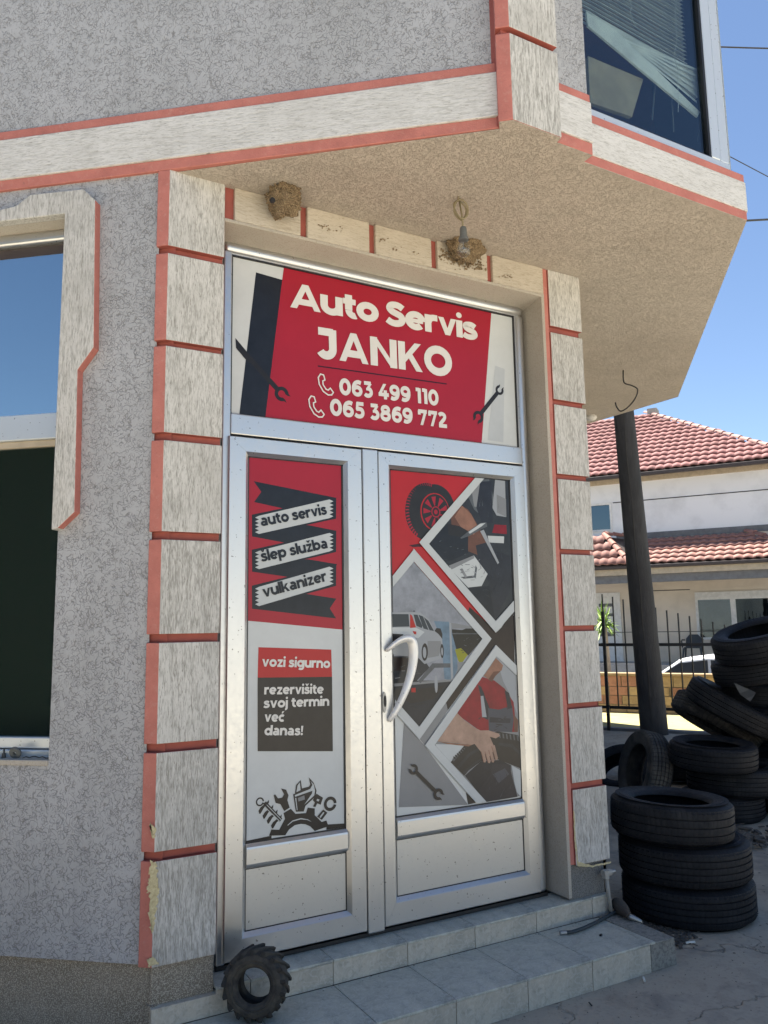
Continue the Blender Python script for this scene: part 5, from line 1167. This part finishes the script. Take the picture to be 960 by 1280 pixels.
g2 = atz(903, 1020, GZ)
tyre(Vector((g2.x, g2.y, GZ + .10)), .335, .20, (0, 0, .2), 'bottom tyre of the low stack behind the front stack')
tyre(Vector((g2.x + .10, g2.y - .05, GZ + .305)), .36, .21, (.03, .02, 1.2), 'middle tyre of the low stack behind the front stack, shifted to the right')
q2 = atd(891, 940, 6.55); tyre(Vector((q2.x, q2.y, GZ + .53)), .335, .21, (-.02, -.05, 1.9), 'flat tyre with pale rim on top of the low stack, right of the leaning tyre', 'rubber', 1)
# leaning upright tyre, opening to the left
ql = atd(806, 962, 6.9)
def axis_rot(ax, spin=0): return Vector(ax).normalized().to_track_quat('Z', 'Y').to_euler()
tyre(Vector((ql.x, ql.y, ql.z)), .335, .20, axis_rot(CX * -.93 - CF * .10 + Vector((0, 0, .24))), 'dusty grey tyre standing on edge and leaning behind the front stack', 'rubber_dusty')
tyre(atd(778, 965, 8.2), .33, .20, axis_rot(CX * -.3 + CF * -.4 + Vector((0, 0, .8))), 'black tyre lying half hidden between the pilaster and the leaning tyre')
# the heap to the right
tyre(atd(951, 800, 6.9), .40, .22, axis_rot(Vector((0, 0, 1)) - CX * .30 - CF * .12), 'topmost tyre of the heap, tilted with its bore open', 'rubber', 1)
tyre(atd(952, 832, 7.0), .41, .21, axis_rot(Vector((0, 0, 1)) - CX * .22 - CF * .02), 'second tyre from the top of the heap, directly under the tilted top one')
tyre(atd(915, 884, 7.1), .40, .20, axis_rot(Vector((0, 0, 1)) + CX * .50 - CF * .22), 'tyre sloping down to the right below the two top tyres of the heap', 'rubber', 1)
tyre(atd(896, 900, 7.45), .42, .20, axis_rot(Vector((0, 0, 1)) + CX * .62 + CF * .05), 'greyish tyre at the left flank of the heap beside the pole', 'rubber_dusty')
hid = [(960, 868, 7.3, (0, 0)), (985, 905, 7.0, (.2, 0)), (950, 925, 7.7, (.1, .1)), (905, 950, 7.9, (0, .1)), (975, 955, 6.9, (-.15, 0)), (1010, 850, 7.2, (.1, .2)), (1000, 1000, 6.8, (0, 0)), (900, 985, 8.0, (0, 0)), (850, 955, 8.4, (.1, 0)), (860, 990, 8.2, (0, .1)), (1040, 930, 7.2, (0, 0)), (955, 985, 7.6, (0, 0)), (935, 900, 8.1, (.1, 0)), (1000, 880, 7.9, (.1, 0))]
ds = ['buried deep in the dark middle of the heap', 'dark at the right edge of the heap, low down', 'inside the heap behind the low stack', 'behind the low stack near the ground', 'lying at the right picture edge beside the low stack', 'outermost right of the heap near its top', 'flat on the ground at the right edge', 'flat on the ground behind the low stack', 'just right of the pole foot behind the low stack', 'on the ground between pole foot and low stack', 'outermost right of the heap near its middle', 'on the ground right behind the low stack', 'in the heap under the greyish tyre', 'at the back of the heap under the two top tyres']
for (u, v, d, (a, b_)), t in zip(hid, ds): 
    p = atd(u, v, d); p.z = max(p.z, GZ + .12); tyre(p, .36 if v > 900 else .40, .21 if v > 900 else .22, axis_rot(Vector((0, 0, 1)) + CX * a + CF * b_), 'black tyre ' + t)
# torn tyre flap on heap
m_ = MB(); m_.prism([atd(920, 855, 6.55), atd(945, 866, 6.45), atd(938, 877, 6.4), atd(928, 870, 6.45)], (0, .02, .01)); tag(m_.build('rubber_flap', 'rubber_dusty'), 'torn grey rubber flap lying across the tyre heap', 'rubber scrap')

# tractor tyre by the door
TT = empty('tractor_tyre', (0, 0, 0), 'small lugged tractor tyre leaning against the step in front of the left door leaf', 'tyre')
R, h, rim = .118, .05, .062
m_ = MB(); prof = [(rim, -h * .8), (rim + .008, -h * 1.0), (rim + .03, -h * 1.12), (R - .01, -h), (R, -h * .6), (R, h * .6), (R - .01, h), (rim + .03, h * 1.12), (rim + .008, h * 1.0), (rim, h * .8), (rim + .012, h * .6), (R - .02, h * .6), (R - .02, -h * .6), (rim + .012, -h * .6)]
m_.lathe(prof, 64, closed=True); body = smooth_angle(m_.build('carcass', 'rubber_tractor')); body.parent = TT
for zz in (-1, 1):
    m_ = MB(); m_.lathe([(rim + .016, zz * h * 1.06), (rim + .019, zz * h * 1.15), (rim + .023, zz * h * 1.1)], 48); o = smooth_angle(m_.build('sidewall_ring', 'rubber_tractor')); o.parent = TT
lug = MB(); vs = []
for (zz, off) in ((-h * 1.05, .0), (-h * .3, .10), (h * .06, .13)):
    for (dr, da) in ((-.012 if zz < -h else -.002, -.075), (.009, -.050), (.009, .050), (-.012 if zz < -h else -.002, .075)):
        a = off * 2.2 + da; vs.append(((R + dr) * math.cos(a), (R + dr) * math.sin(a), zz))
fs = []
for i in range(2): fs += [(i * 4 + k, i * 4 + k + 1, i * 4 + 5 + k, i * 4 + 4 + k) for k in range(3)]
fs += [(3, 2, 1, 0), (8, 9, 10, 11)]
lug.add(vs, fs); l0 = lug.build('lug', 'rubber_tractor', bevel=.003); l0.parent = TT
first = True
for k in range(17):
    for s in (0, 1):
        if first: o = l0; first = False
        else: o = l0.copy(); COL.objects.link(o); o.parent = TT
        a = 2 * PI * (k + .5 * s) / 17
        o.rotation_euler = (PI if s else 0, 0, a)
tp = atd(321, 1228, 3.09); TT.scale = (1.0, 1.0, 1.0)
TT.location = tp; TT.rotation_euler = axis_rot(-CF * .93 - CX * .10 + CU * .05 + Vector((0, 0, .18)))

# ------------------------------------------------------------------ pole, wires, fence, low brick wall
foot = atd(818, 915, 11.6); foot.z = GZ; topd = atd(780, 520, 11.3)
UP = (topd - foot); UPn = UP.normalized()
m_ = MB(); n = 26; pts = [foot - UPn * .2 + UPn * (9.0 * k / n) for k in range(n + 1)]
m_.tube(pts, [.198 - .012 * k * 9 / n for k in range(n + 1)], 28)
PO = tag(m_.build('utility_pole', 'pole_wood', smooth=True), 'leaning dark weathered utility pole with a long crack standing by the tyres', 'pole')
m_ = MB(); cr = []
for k in range(20):
    p = foot + UPn * (.2 + k * .24); side = (-CF * .93 - CX * (.36 + .05 * math.sin(k * 1.3))).normalized(); rad = .198 - .012 * (.2 + k * .24 + .2); cr.append(p + side * (rad - .001))
m_.tube(cr, [.004 + .006 * abs(math.sin(k * .7)) for k in range(20)], 6); m_.build('crack', 'cord_black', PO)
def wire(a, b_, sag, r, label):
    m_ = MB(); n = 24; m_.tube([a.lerp(b_, k / n) - Vector((0, 0, sag * 4 * (k / n) * (1 - k / n))) for k in range(n + 1)], r, 6); return tag(m_.build('overhead_wire', 'cord_black'), label, 'wire', 'overhead wires right of the building')
wire(atd(860, 57, 14), atd(1200, 60, 15), .05, .013, 'uppermost overhead wire crossing the sky beside the bay window')
wire(atd(860, 168, 12), atd(1200, 345, 22), .02, .008, 'thin slanting overhead wire, the middle one of three')
wire(atd(860, 279, 11), atd(1200, 255, 14), .04, .015, 'lowest overhead wire level with the bay soffit corner')
FD = Vector((math.cos(math.radians(-59)), math.sin(math.radians(-59)), 0)); F0 = Vector((7.5, 5.3, 0))
FE = empty('iron_fence', (7.5, 5.3, GZ), 'black iron fence with thin vertical bars and two rails behind the pole', 'fence')
m_ = MB(); m_.box((-.008, -.008, 0), (.008, .008, 1)); b0_ = m_.build('bar', 'iron_black')
b0_.parent = FE; fb = True
hts = {}
for k in range(-14, 16):
    s = -.62 + k * .1575; p = F0 + FD * s; ph = ((s + .75) % 1.35) / 1.35
    top = 1.17 + .40 * (1 - ph) if s < .2 else 1.13 + .17 * (1 - ph)
    top = 1.56 - .62 * min(1.5, max(0, (s + .66) / 1.4)) ** 1 * .65 if s > -.8 else 1.25 + .3 * ((s * 1.3) % 1)
    o = b0_ if fb else b0_.copy()
    if not fb: COL.objects.link(o)
    fb = False; o.parent = FE; o.location = p - Vector((7.5, 5.3, GZ)) + Vector((0, 0, .10)); o.scale = (1, 1, top + .15)
for z, hh in ((1.0, .045), (.065, .045)):
    m_ = MB(); m_.obox(F0 + FD * -3 + Vector((0, 0, z)) , FD * 6, HN * .02, Vector((0, 0, hh))); m_.build('rail', 'iron_black', FE)
m_ = MB(); m_.obox(F0 + FD * -3 + HN * -.08 + Vector((0, 0, GZ - .1)), FD * 6, HN * .16, Vector((0, 0, .14))); m_.build('fence_base', 'beam_grey', FE)
m_ = MB(); m_.obox(F0 + FD * -.62 + HN * .03 + Vector((-.02, 0, GZ)), FD * .045, HN * .045, Vector((0, 0, 1.78))); m_.build('post', 'iron_black', FE)
BW = empty('brick_wall', Hh(-4, 10.9, GZ), 'low garden wall of tan and red blocks beyond the iron fence', 'wall')
m_ = MB(); 
def hbox(mb, a0, a1, o0, o1, z0, z1, m=0): mb.obox(Hh(a0, o0, z0), HX * (a1 - a0), HN * (o1 - o0), Vector((0, 0, z1 - z0)), m)
wl, wr = -7.5, 3.5
hbox(m_, wl, wr, 10.72, 10.86, GZ - .6, .40); m_.build('mortar_core', 'mortar', BW)
bm_ = {}
zrow = GZ; rowi = 0
for (rh, bl, mt) in ((.14, .30, 'block_tan'), (.16, .33, 'brick_clay'), (.16, .36, 'block_tan'), (.19, .45, 'block_tan')):
    a = wl + (rowi % 2) * bl * .5
    while a < wr:
        mt2 = mt if random.random() > .25 else ('brick_clay' if mt == 'block_tan' else 'block_tan')
        key = (rh, mt2)
        if key not in bm_:
            m_ = MB(); m_.obox((0, 0, 0), HX * (bl - .018), HN * .17, Vector((0, 0, rh - .014))); bo = m_.build('block', mt2); bm_[key] = bo
        else: bo = bm_[key].copy(); COL.objects.link(bo)
        bo.parent = None; bo.location = Hh(a, 10.71 + random.uniform(-.008, .012), zrow + .007); attach(bo, BW)
        a += bl
    zrow += rh; rowi += 1
m_ = MB(); hbox(m_, wl, wr, 10.66, 10.93, zrow, zrow + .05); m_.build('coping', 'block_tan', BW, bevel=.008)
# weeds in the dry strip
m_ = MB(); r = random.Random(5)
for k in range(260):
    p = Hh(r.uniform(-6, -1.0), r.uniform(12.2, 13.1), GZ)
    for j in range(4):
        d = Vector((r.uniform(-1, 1), r.uniform(-1, 1), 1.4)).normalized() * r.uniform(.04, .15); s = Vector((r.uniform(-1, 1), r.uniform(-1, 1), 0)).normalized() * .006
        m_.add([p - s, p + s, p + d], [(0, 1, 2)])
tag(m_.build('weeds', 'leaf_weed'), 'sparse weeds along the dry strip behind the fence', 'weeds', kind='stuff')

# ------------------------------------------------------------------ house across the yard
HS = empty('neighbour_house', Hh(-1, 0, .15), 'white and cream house with pink tiled hip roof and tiled porch behind the fence', 'house')
aL, aR = -9.0, 2.6
m_ = MB()
def wallq(a0, z0, a1, z1, o=0, m=0): m_.poly([Hh(a0, o, z0), Hh(a1, o, z0), Hh(a1, o, z1), Hh(a0, o, z1)], m)
# lower cream wall with openings for door and window
dz1 = 2.30; 
wallq(aL, .15, -3.30, 3.95, 0, 1); wallq(-3.30, dz1, -2.40, 3.95, 0, 1); wallq(-2.40, .15, -.17, 3.95, 0, 1); wallq(-.17, .15, 1.90, .80, 0, 1); wallq(-.17, 2.22, 1.90, 3.95, 0, 1); wallq(1.90, .15, aR, 3.95, 0, 1)
# upper white wall with window
wallq(aL, 3.95, -3.30, 6.0); wallq(-3.30, 3.95, -2.50, 4.26); wallq(-3.30, 5.20, -2.50, 6.0); wallq(-2.50, 3.95, aR, 6.0)
m_.poly([Hh(aR, 0, .15), Hh(aR, -9, .15), Hh(aR, -9, 6.0), Hh(aR, 0, 6.0)]); m_.poly([Hh(aL, 0, .15), Hh(aL, -9, .15), Hh(aL, -9, 6.0), Hh(aL, 0, 6.0)]); m_.poly([Hh(aL, -9, .15), Hh(aR, -9, .15), Hh(aR, -9, 6.0), Hh(aL, -9, 6.0)])
m_.build('wall', ['house_white', 'house_cream'], HS)
m_ = MB(); hbox(m_, -2.45, aR, .0, .012, 5.16, 5.19); m_.build('wall_line', 'dark_line', HS)
m_ = MB(); hbox(m_, -2.40, aR, .0, .03, 4.06, 4.14); hbox(m_, -2.4, aR, 0, .02, 3.95, 4.06); m_.build('flashing', 'beam_grey', HS)
m_ = MB(); hbox(m_, aL, aR, .0, .06, 5.78, 5.98); m_.build('eave_soffit_board', 'fascia_cream', HS)
# windows and door
def hwin(a0, a1, z0, z1, mull, name='window'):
    f = MB(); t = .07
    hbox(f, a0, a1, -.06, .03, z0, z0 + t); hbox(f, a0, a1, -.06, .03, z1 - t, z1); hbox(f, a0, a0 + t, -.06, .028, z0 + t, z1 - t); hbox(f, a1 - t, a1, -.06, .028, z0 + t, z1 - t)
    for mm in mull: hbox(f, mm - .07, mm + .07, -.06, .027, z0 + t, z1 - t)
    fo = f.build(name, 'pvc_white', HS)
    g_ = MB(); hbox(g_, a0 + t, a1 - t, -.04, -.03, z0 + t, z1 - t); g_.build('pane', 'window_glass_dark', fo)
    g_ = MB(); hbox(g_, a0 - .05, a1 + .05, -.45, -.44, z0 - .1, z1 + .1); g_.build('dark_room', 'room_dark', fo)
    return fo
hwin(-.17, 1.90, .80, 2.06, [.88]); 
m_ = MB(); hbox(m_, -.17, 1.90, -.06, .05, 2.06, 2.22); m_.build('shutter_box', 'pvc_white', HS)
hwin(-3.30, -2.50, 4.26, 5.20, [])
DR = MB(); hbox(DR, -3.30, -3.22, -.05, .04, .15, 2.3); hbox(DR, -2.50, -2.40, -.05, .04, .15, 2.3); hbox(DR, -3.22, -2.50, -.05, .04, 2.2, 2.3); hbox(DR, -3.22, -2.50, -.03, .0, .15, 2.2)
DRo = DR.build('house_door', 'pvc_white', HS)
for k in range(5):
    m_ = MB(); zz = .62 + k * .31; hbox(m_, -3.08, -2.66, .001, .008, zz, zz + .10); m_.build('door_panel', 'beam_grey', DRo)
m_ = MB(); m_.tube([Hh(-3.12, .05, 1.0), Hh(-3.12, .05, 1.5)], .015, 8); m_.build('door_handle', 'steel_dull', DRo)
for aa in (-2.0, 1.92):
    m_ = MB(); hbox(m_, aa, aa + (1.7 if aa < 0 else .7), .0, .01, 2.30 - (0 if aa < 0 else .05), 2.325 - (0 if aa < 0 else .05)); m_.build('wall_line', 'dark_line', HS)
# main hip roof
PIT = .62; ZE = 5.98; oE = .55; cR = 2.95; cL = -9.5; D = 5.0
apR, apL = cR - D, cL + D
zA = ZE + PIT * D
m_ = MB()
m_.poly([Hh(cL, oE, ZE), Hh(cR, oE, ZE), Hh(apR, oE - D, zA), Hh(apL, oE - D, zA)]); m_.poly([Hh(cR, oE, ZE), Hh(cR, oE - 2 * D, ZE), Hh(apR, oE - D, zA)])
m_.poly([Hh(cL, oE, ZE), Hh(cL, oE - 2 * D, ZE), Hh(apL, oE - D, zA)]); m_.poly([Hh(cL, oE - 2 * D, ZE), Hh(cR, oE - 2 * D, ZE), Hh(apR, oE - D, zA), Hh(apL, oE - D, zA)])
m_.poly([Hh(cL, oE, ZE - .02), Hh(cR, oE, ZE - .02), Hh(cR, oE - 2 * D, ZE - .02), Hh(cL, oE - 2 * D, ZE - .02)], 0)
m_.build('roof', 'gutter_brown', HS)
m_ = MB(); hbox(m_, cL, cR, oE - .02, oE + .10, ZE - .13, ZE - .01); m_.build('gutter', 'gutter_brown', HS, bevel=.02)
# roof tiles: S-profile pan, one object each (largest 290), rest joined
def tile_verts(wd, ln, amp, th=.014):
    vs = []; fs = []; n = 8
    for j, (yy, zz) in enumerate(((0, .045), (ln, .0))):
        for k in range(n + 1):
            x = wd * k / n; z = amp * (.5 - .5 * math.cos(2 * PI * k / n)) ** .8 + zz; vs.append((x, yy, z))
    for k in range(n + 1): x = wd * k / n; vs.append((x, 0, .045 + amp * (.5 - .5 * math.cos(2 * PI * k / n)) ** .8 - th - .022))
    fs = [(k, k + 1, n + 2 + k, n + 1 + k) for k in range(n)] + [(2 * (n + 1) + k, 2 * (n + 1) + k + 1, k + 1, k) for k in range(n)]
    return vs, fs
def tiled_slope(orig, ex_, up_, width_at, rows, wd, ln, mat, budget, vis, clip=None):
    """orig: eave start; ex_: along eave; up_: unit up-slope; tiles run along"""
    nrm = ex_.cross(up_).normalized()
    if nrm.z < 0: nrm = -nrm
    vs, fs = tile_verts(wd, ln, .036)
    M = Matrix((( ex_.x, up_.x, nrm.x), (ex_.y, up_.y, nrm.y), (ex_.z, up_.z, nrm.z)))
    pl = []
    for r_ in range(rows):
        a0, a1 = width_at(r_ * ln)
        k0 = int(math.ceil((a0 - .1) / wd)); k1 = int(math.floor((a1 + .1 - wd) / wd))
        for k in range(k0, k1 + 1):
            p = orig + ex_ * (k * wd) + up_ * (r_ * ln * .985) + nrm * .012; pl.append((p, vis(p)))
    pl.sort(key=lambda t: t[1]); me = None; rest = MB()
    for i, (p, d) in enumerate(pl):
        if i < budget:
            if me is None:
                m2 = MB(); m2.add([M @ Vector(v) for v in vs], fs); o = m2.build('roof_tile', mat, smooth=True); me = o.data
            else: o = bpy.data.objects.new('roof_tile', me); COL.objects.link(o)
            o.location = p + Vector((0, 0, random.uniform(-.004, .004))); attach(o, HS)
        else: rest.add([p + M @ Vector(v) for v in vs], fs)
    if rest.f: tag(rest.build('roof_tiles_beyond', mat, HS, smooth=True), kind='stuff')
upm = (-HN + Vector((0, 0, PIT))).normalized(); slen = D * math.sqrt(1 + PIT * PIT)
def vis_(p):
    d = p - CAM; x = 480 + 1000 * d.dot(CX) / d.dot(CF); y = 640 - 1000 * d.dot(CU) / d.dot(CF)
    return d.length + (0 if (725 < x < 975 and y > 500) else 1000)
cs = math.sqrt(1 + PIT * PIT)
tiled_slope(Hh(cL, oE + .03, ZE + .01), HX, upm, lambda s: (s / cs, (cR - cL) - s / cs), 15, .25, .385, 'roof_tile_pink', 190, vis_)
def ridge(a, b_, n, mat='ridge_tile', r=.10):
    m2 = MB(); L = (b_ - a).length / n; d = (b_ - a).normalized(); vs = []; 
    side = d.cross(Vector((0, 0, 1))).normalized(); up = side.cross(d).normalized()
    seg = 7
    for j, (t, rr_) in enumerate(((0, r), (L * 1.08, r * .82))):
        for k in range(seg + 1):
            an = PI * k / seg; vs.append(d * t + side * math.cos(an) * rr_ + up * (math.sin(an) * rr_ - .01 + (.02 if j == 0 else 0)))
    fs = [(k, k + 1, seg + 2 + k, seg + 1 + k) for k in range(seg)] + [tuple(range(seg, -1, -1))]
    m2.add(vs, fs); o = m2.build('ridge_tile', mat, smooth=False); me = o.data
    for i in range(n):
        if i: o = bpy.data.objects.new('ridge_tile', me); COL.objects.link(o)
        o.location = a + d * L * i + Vector((0, 0, .05)); attach(o, HS)
ridge(Hh(cR, oE, ZE), Hh(apR, oE - D, zA), 19)
m_ = MB(); cp_ = atd(829, 509, 32.); ch = (cp_ - P0).dot(HX); co = -(cp_ - P0).dot(HN)
m_.obox(Hh(ch - .17, -4.6, 7.9), HX * .34, HN * .5, Vector((0, 0, 1.28))); m_.build('chimney', 'terrace', HS)
# porch roof (lean-to hips)
pE = 2.0; zP = 3.0; zT = 3.93; pp = (zT - zP) / 2.0; cpr = math.sqrt(1 + pp * pp)
pr, plf = 3.4, -1.85
m_ = MB(); m_.poly([Hh(plf, pE, zP), Hh(pr, pE, zP), Hh(pr - 2.0, .02, zT), Hh(-1.9, .02, zT)]); m_.poly([Hh(plf, pE, zP - .02), Hh(pr, pE, zP - .02), Hh(pr, .0, zP - .02), Hh(plf, .0, zP - .02)])
m_.poly([Hh(pr, pE, zP), Hh(pr, 0, zP), Hh(pr - 2.0, .02, zT)])
m_.poly([Hh(-6, pE + .1, zP), Hh(-1.6, pE + .1, zP), Hh(-2.55, 1.0, zT + .08), Hh(-6, 1.0, zT + .08)]); m_.poly([Hh(-1.6, pE + .1, zP), Hh(-1.85, 0, zP + .9), Hh(-2.55, 1.0, zT + .08)])
m_.build('porch_roof', 'gutter_brown', HS)
upp = (-HN + Vector((0, 0, pp))).normalized()
tiled_slope(Hh(plf, pE + .03, zP + .01), HX, upp, lambda s: (0, (pr - plf) - s / cpr), 6, .25, .36, 'roof_tile_orange', 60, vis_)
ppl = (zT + .08 - zP) / 1.1; upl = (-HN + Vector((0, 0, ppl))).normalized(); cpl = math.sqrt(1 + ppl * ppl)
tiled_slope(Hh(-6, pE + .13, zP + .01), HX, upl, lambda s: (1.0, 4.4 - s / cpl), 4, .25, .37, 'roof_tile_orange', 30, vis_)
ridge(Hh(-1.6, pE + .1, zP), Hh(-2.55, 1.0, zT + .08), 5, 'roof_tile_orange'); ridge(Hh(-2.55, 1.0, zT + .08), Hh(-1.9, .1, zT + .05), 3, 'roof_tile_orange'); ridge(Hh(pr, pE, zP), Hh(pr - 2, .02, zT), 8, 'roof_tile_orange')
m_ = MB(); hbox(m_, -6, pr, pE - .02, pE + .09, zP - .10, zP + .0); m_.build('gutter', 'gutter_brown', HS, bevel=.02)
m_ = MB(); hbox(m_, -6, pr, pE - .16, pE - .05, zP - .27, zP - .10); m_.build('fascia', 'fascia_cream', HS)
m_ = MB(); hbox(m_, -6, pr, pE - .35, pE - .18, zP - .50, zP - .271); m_.build('porch_beam', 'beam_grey', HS)
m_ = MB(); hbox(m_, -6, pr, 1.58, 1.60, 1.06, 1.08); m_.build('porch_rail', 'dark_line', HS)
for aa in (-5.5, pr - .3):
    m_ = MB(); hbox(m_, aa, aa + .2, pE - .38, pE - .18, .15, zP - .5); m_.build('porch_post', 'house_white', HS)

# chair on the porch
CH = empty('garden_chair', Hh(-.22, .75, .15), 'dark plastic garden chair on the porch, seen through the fence', 'chair')
def chp(x, y, z): return Hh(-.22, .75, .15) + HX * x + HN * y + Vector((0, 0, z))
m_ = MB(); m_.prism([chp(-.24, -.22, .43), chp(.24, -.22, .43), chp(.22, .22, .43), chp(-.22, .22, .43)], (0, 0, .03)); m_.build('seat', 'plastic_dark', CH)
m_ = MB(); m_.prism([chp(-.24, -.22, .46), chp(.24, -.22, .46), chp(.22, -.28, .70), chp(.12, -.31, .82), chp(-.12, -.31, .82), chp(-.22, -.28, .70)], HN * -.02); m_.build('backrest', 'plastic_dark', CH)
for sx in (-1, 1):
    for sy in (-1, 1):
        m_ = MB(); m_.tube([chp(sx * .23, sy * .20, .43), chp(sx * .28, sy * .27, 0)], [.03, .02], 8); m_.build('leg', 'plastic_dark', CH)
    m_ = MB(); m_.tube([chp(sx * .25, -.24, .66), chp(sx * .29, .0, .67), chp(sx * .28, .2, .64), chp(sx * .26, .22, .45)], .022, 8); m_.build('armrest', 'plastic_dark', CH)
# white car mostly hidden behind the wall and the tyres
CR = empty('parked_car', Hh(.9, 6.9, -.85), 'white car parked beyond the low wall, only its roof showing beside the tyre heap', 'car')
def cp3(x, y, z): return Hh(.9, 6.9, -.85) + HX * x + HN * y + Vector((0, 0, z))
side = [(-2.1, .35), (-2.1, .75), (-1.75, .92), (-1.05, 1.0), (-.45, 1.40), (.1, 1.47), (.9, 1.44), (1.6, 1.05), (2.0, .95), (2.1, .35)]
m_ = MB(); m_.prism([cp3(x, -.85, z) for x, z in side], HN * 1.7); m_.build('body', 'car_paint_white', CR, bevel=.07, bseg=4)
for yy in (.853, -.857):
    m_ = MB(); m_.prism([cp3(-.95, yy, 1.0), cp3(-.45, yy, 1.33), cp3(.12, yy, 1.40), cp3(.12, yy, .98)], HN * .004); m_.prism([cp3(.18, yy, .98), cp3(.18, yy, 1.40), cp3(.85, yy, 1.37), cp3(1.35, yy, 1.05)], HN * .004); m_.build('side_window', 'car_glass', CR)
m_ = MB(); m_.prism([cp3(-1.0, -.7, 1.035), cp3(-.5, -.6, 1.385), cp3(-.5, .6, 1.385), cp3(-1.0, .7, 1.035)], Vector((0, 0, .012))); m_.build('windscreen', 'car_glass', CR)
for xx in (-1.35, 1.35):
    for yy in (-.86, .66):
        m_ = MB(); m_.tube([cp3(xx, yy, .32), cp3(xx, yy + .2, .32)], .32, 24); m_.build('wheel', 'rubber', CR)
# yucca by the house door
YU = empty('yucca_plant', Hh(-3.1, 3.0, -.3), 'yellow-green yucca with a bare trunk in front of the house door', 'plant')
ub = atd(761, 838, 19.5); ut = atd(755, 782, 19.5)
m_ = MB(); m_.tube([ub + Vector((0, 0, -1.1)), ub, ub.lerp(ut, .5) + Vector((.02, 0, 0)), ut], [.08, .06, .05, .06], 10); m_.build('trunk', 'yucca_trunk', YU, smooth=True)
m_ = MB(); r = random.Random(9)
for k in range(85):
    th = r.uniform(0, 2 * PI); el = r.uniform(-.5, 1.45); L = r.uniform(.38, .62); d = Vector((math.cos(th) * math.cos(el), math.sin(th) * math.cos(el), math.sin(el))); s = d.cross(Vector((0, 0, 1))).normalized() * .028
    b_ = ut + Vector((0, 0, r.uniform(-.1, .15))); mid = b_ + d * L * .5; tip = b_ + d * L + Vector((0, 0, -.12 * math.cos(el)))
    m_.add([b_ - s * .6, b_ + s * .6, mid + s, mid - s, tip], [(0, 1, 2, 3), (3, 2, 4)])
m_.build('leaf_crown', 'yucca_leaf', YU)

# ------------------------------------------------------------------ street opposite the shop (seen only as reflections in the glass)
OH = empty('shed_opposite', (-12, -2, GZ), 'long dark green shed with a tiled roof edge across the street', 'shed')
m_ = MB(); m_.box((-14, -11, GZ), (-10.2, 7, 4.2)); m_.build('wall', 'wall_green', OH)
m_ = MB(); m_.prism([(-14.5, -11.3, 4.2), (-9.9, -11.3, 4.2), (-9.9, -11.3, 4.29), (-14.5, -11.3, 4.65)], (0, 18.6, 0)); m_.build('roof', 'gutter_brown', OH)
m_ = MB(); r_ = 0
for k in range(92):
    y = -11.3 + k * .2; m_.tube([(-9.86, y, 4.30), (-10.6, y, 4.38)], .085, 8)
tag(m_.build('roof_tiles', 'gutter_brown', OH), kind='stuff')
for k in range(4):
    m_ = MB(); m_.box((-10.2, -9 + k * 4.1, 1.0), (-10.17, -7.6 + k * 4.1, 2.3)); m_.build('window', 'car_glass', OH)
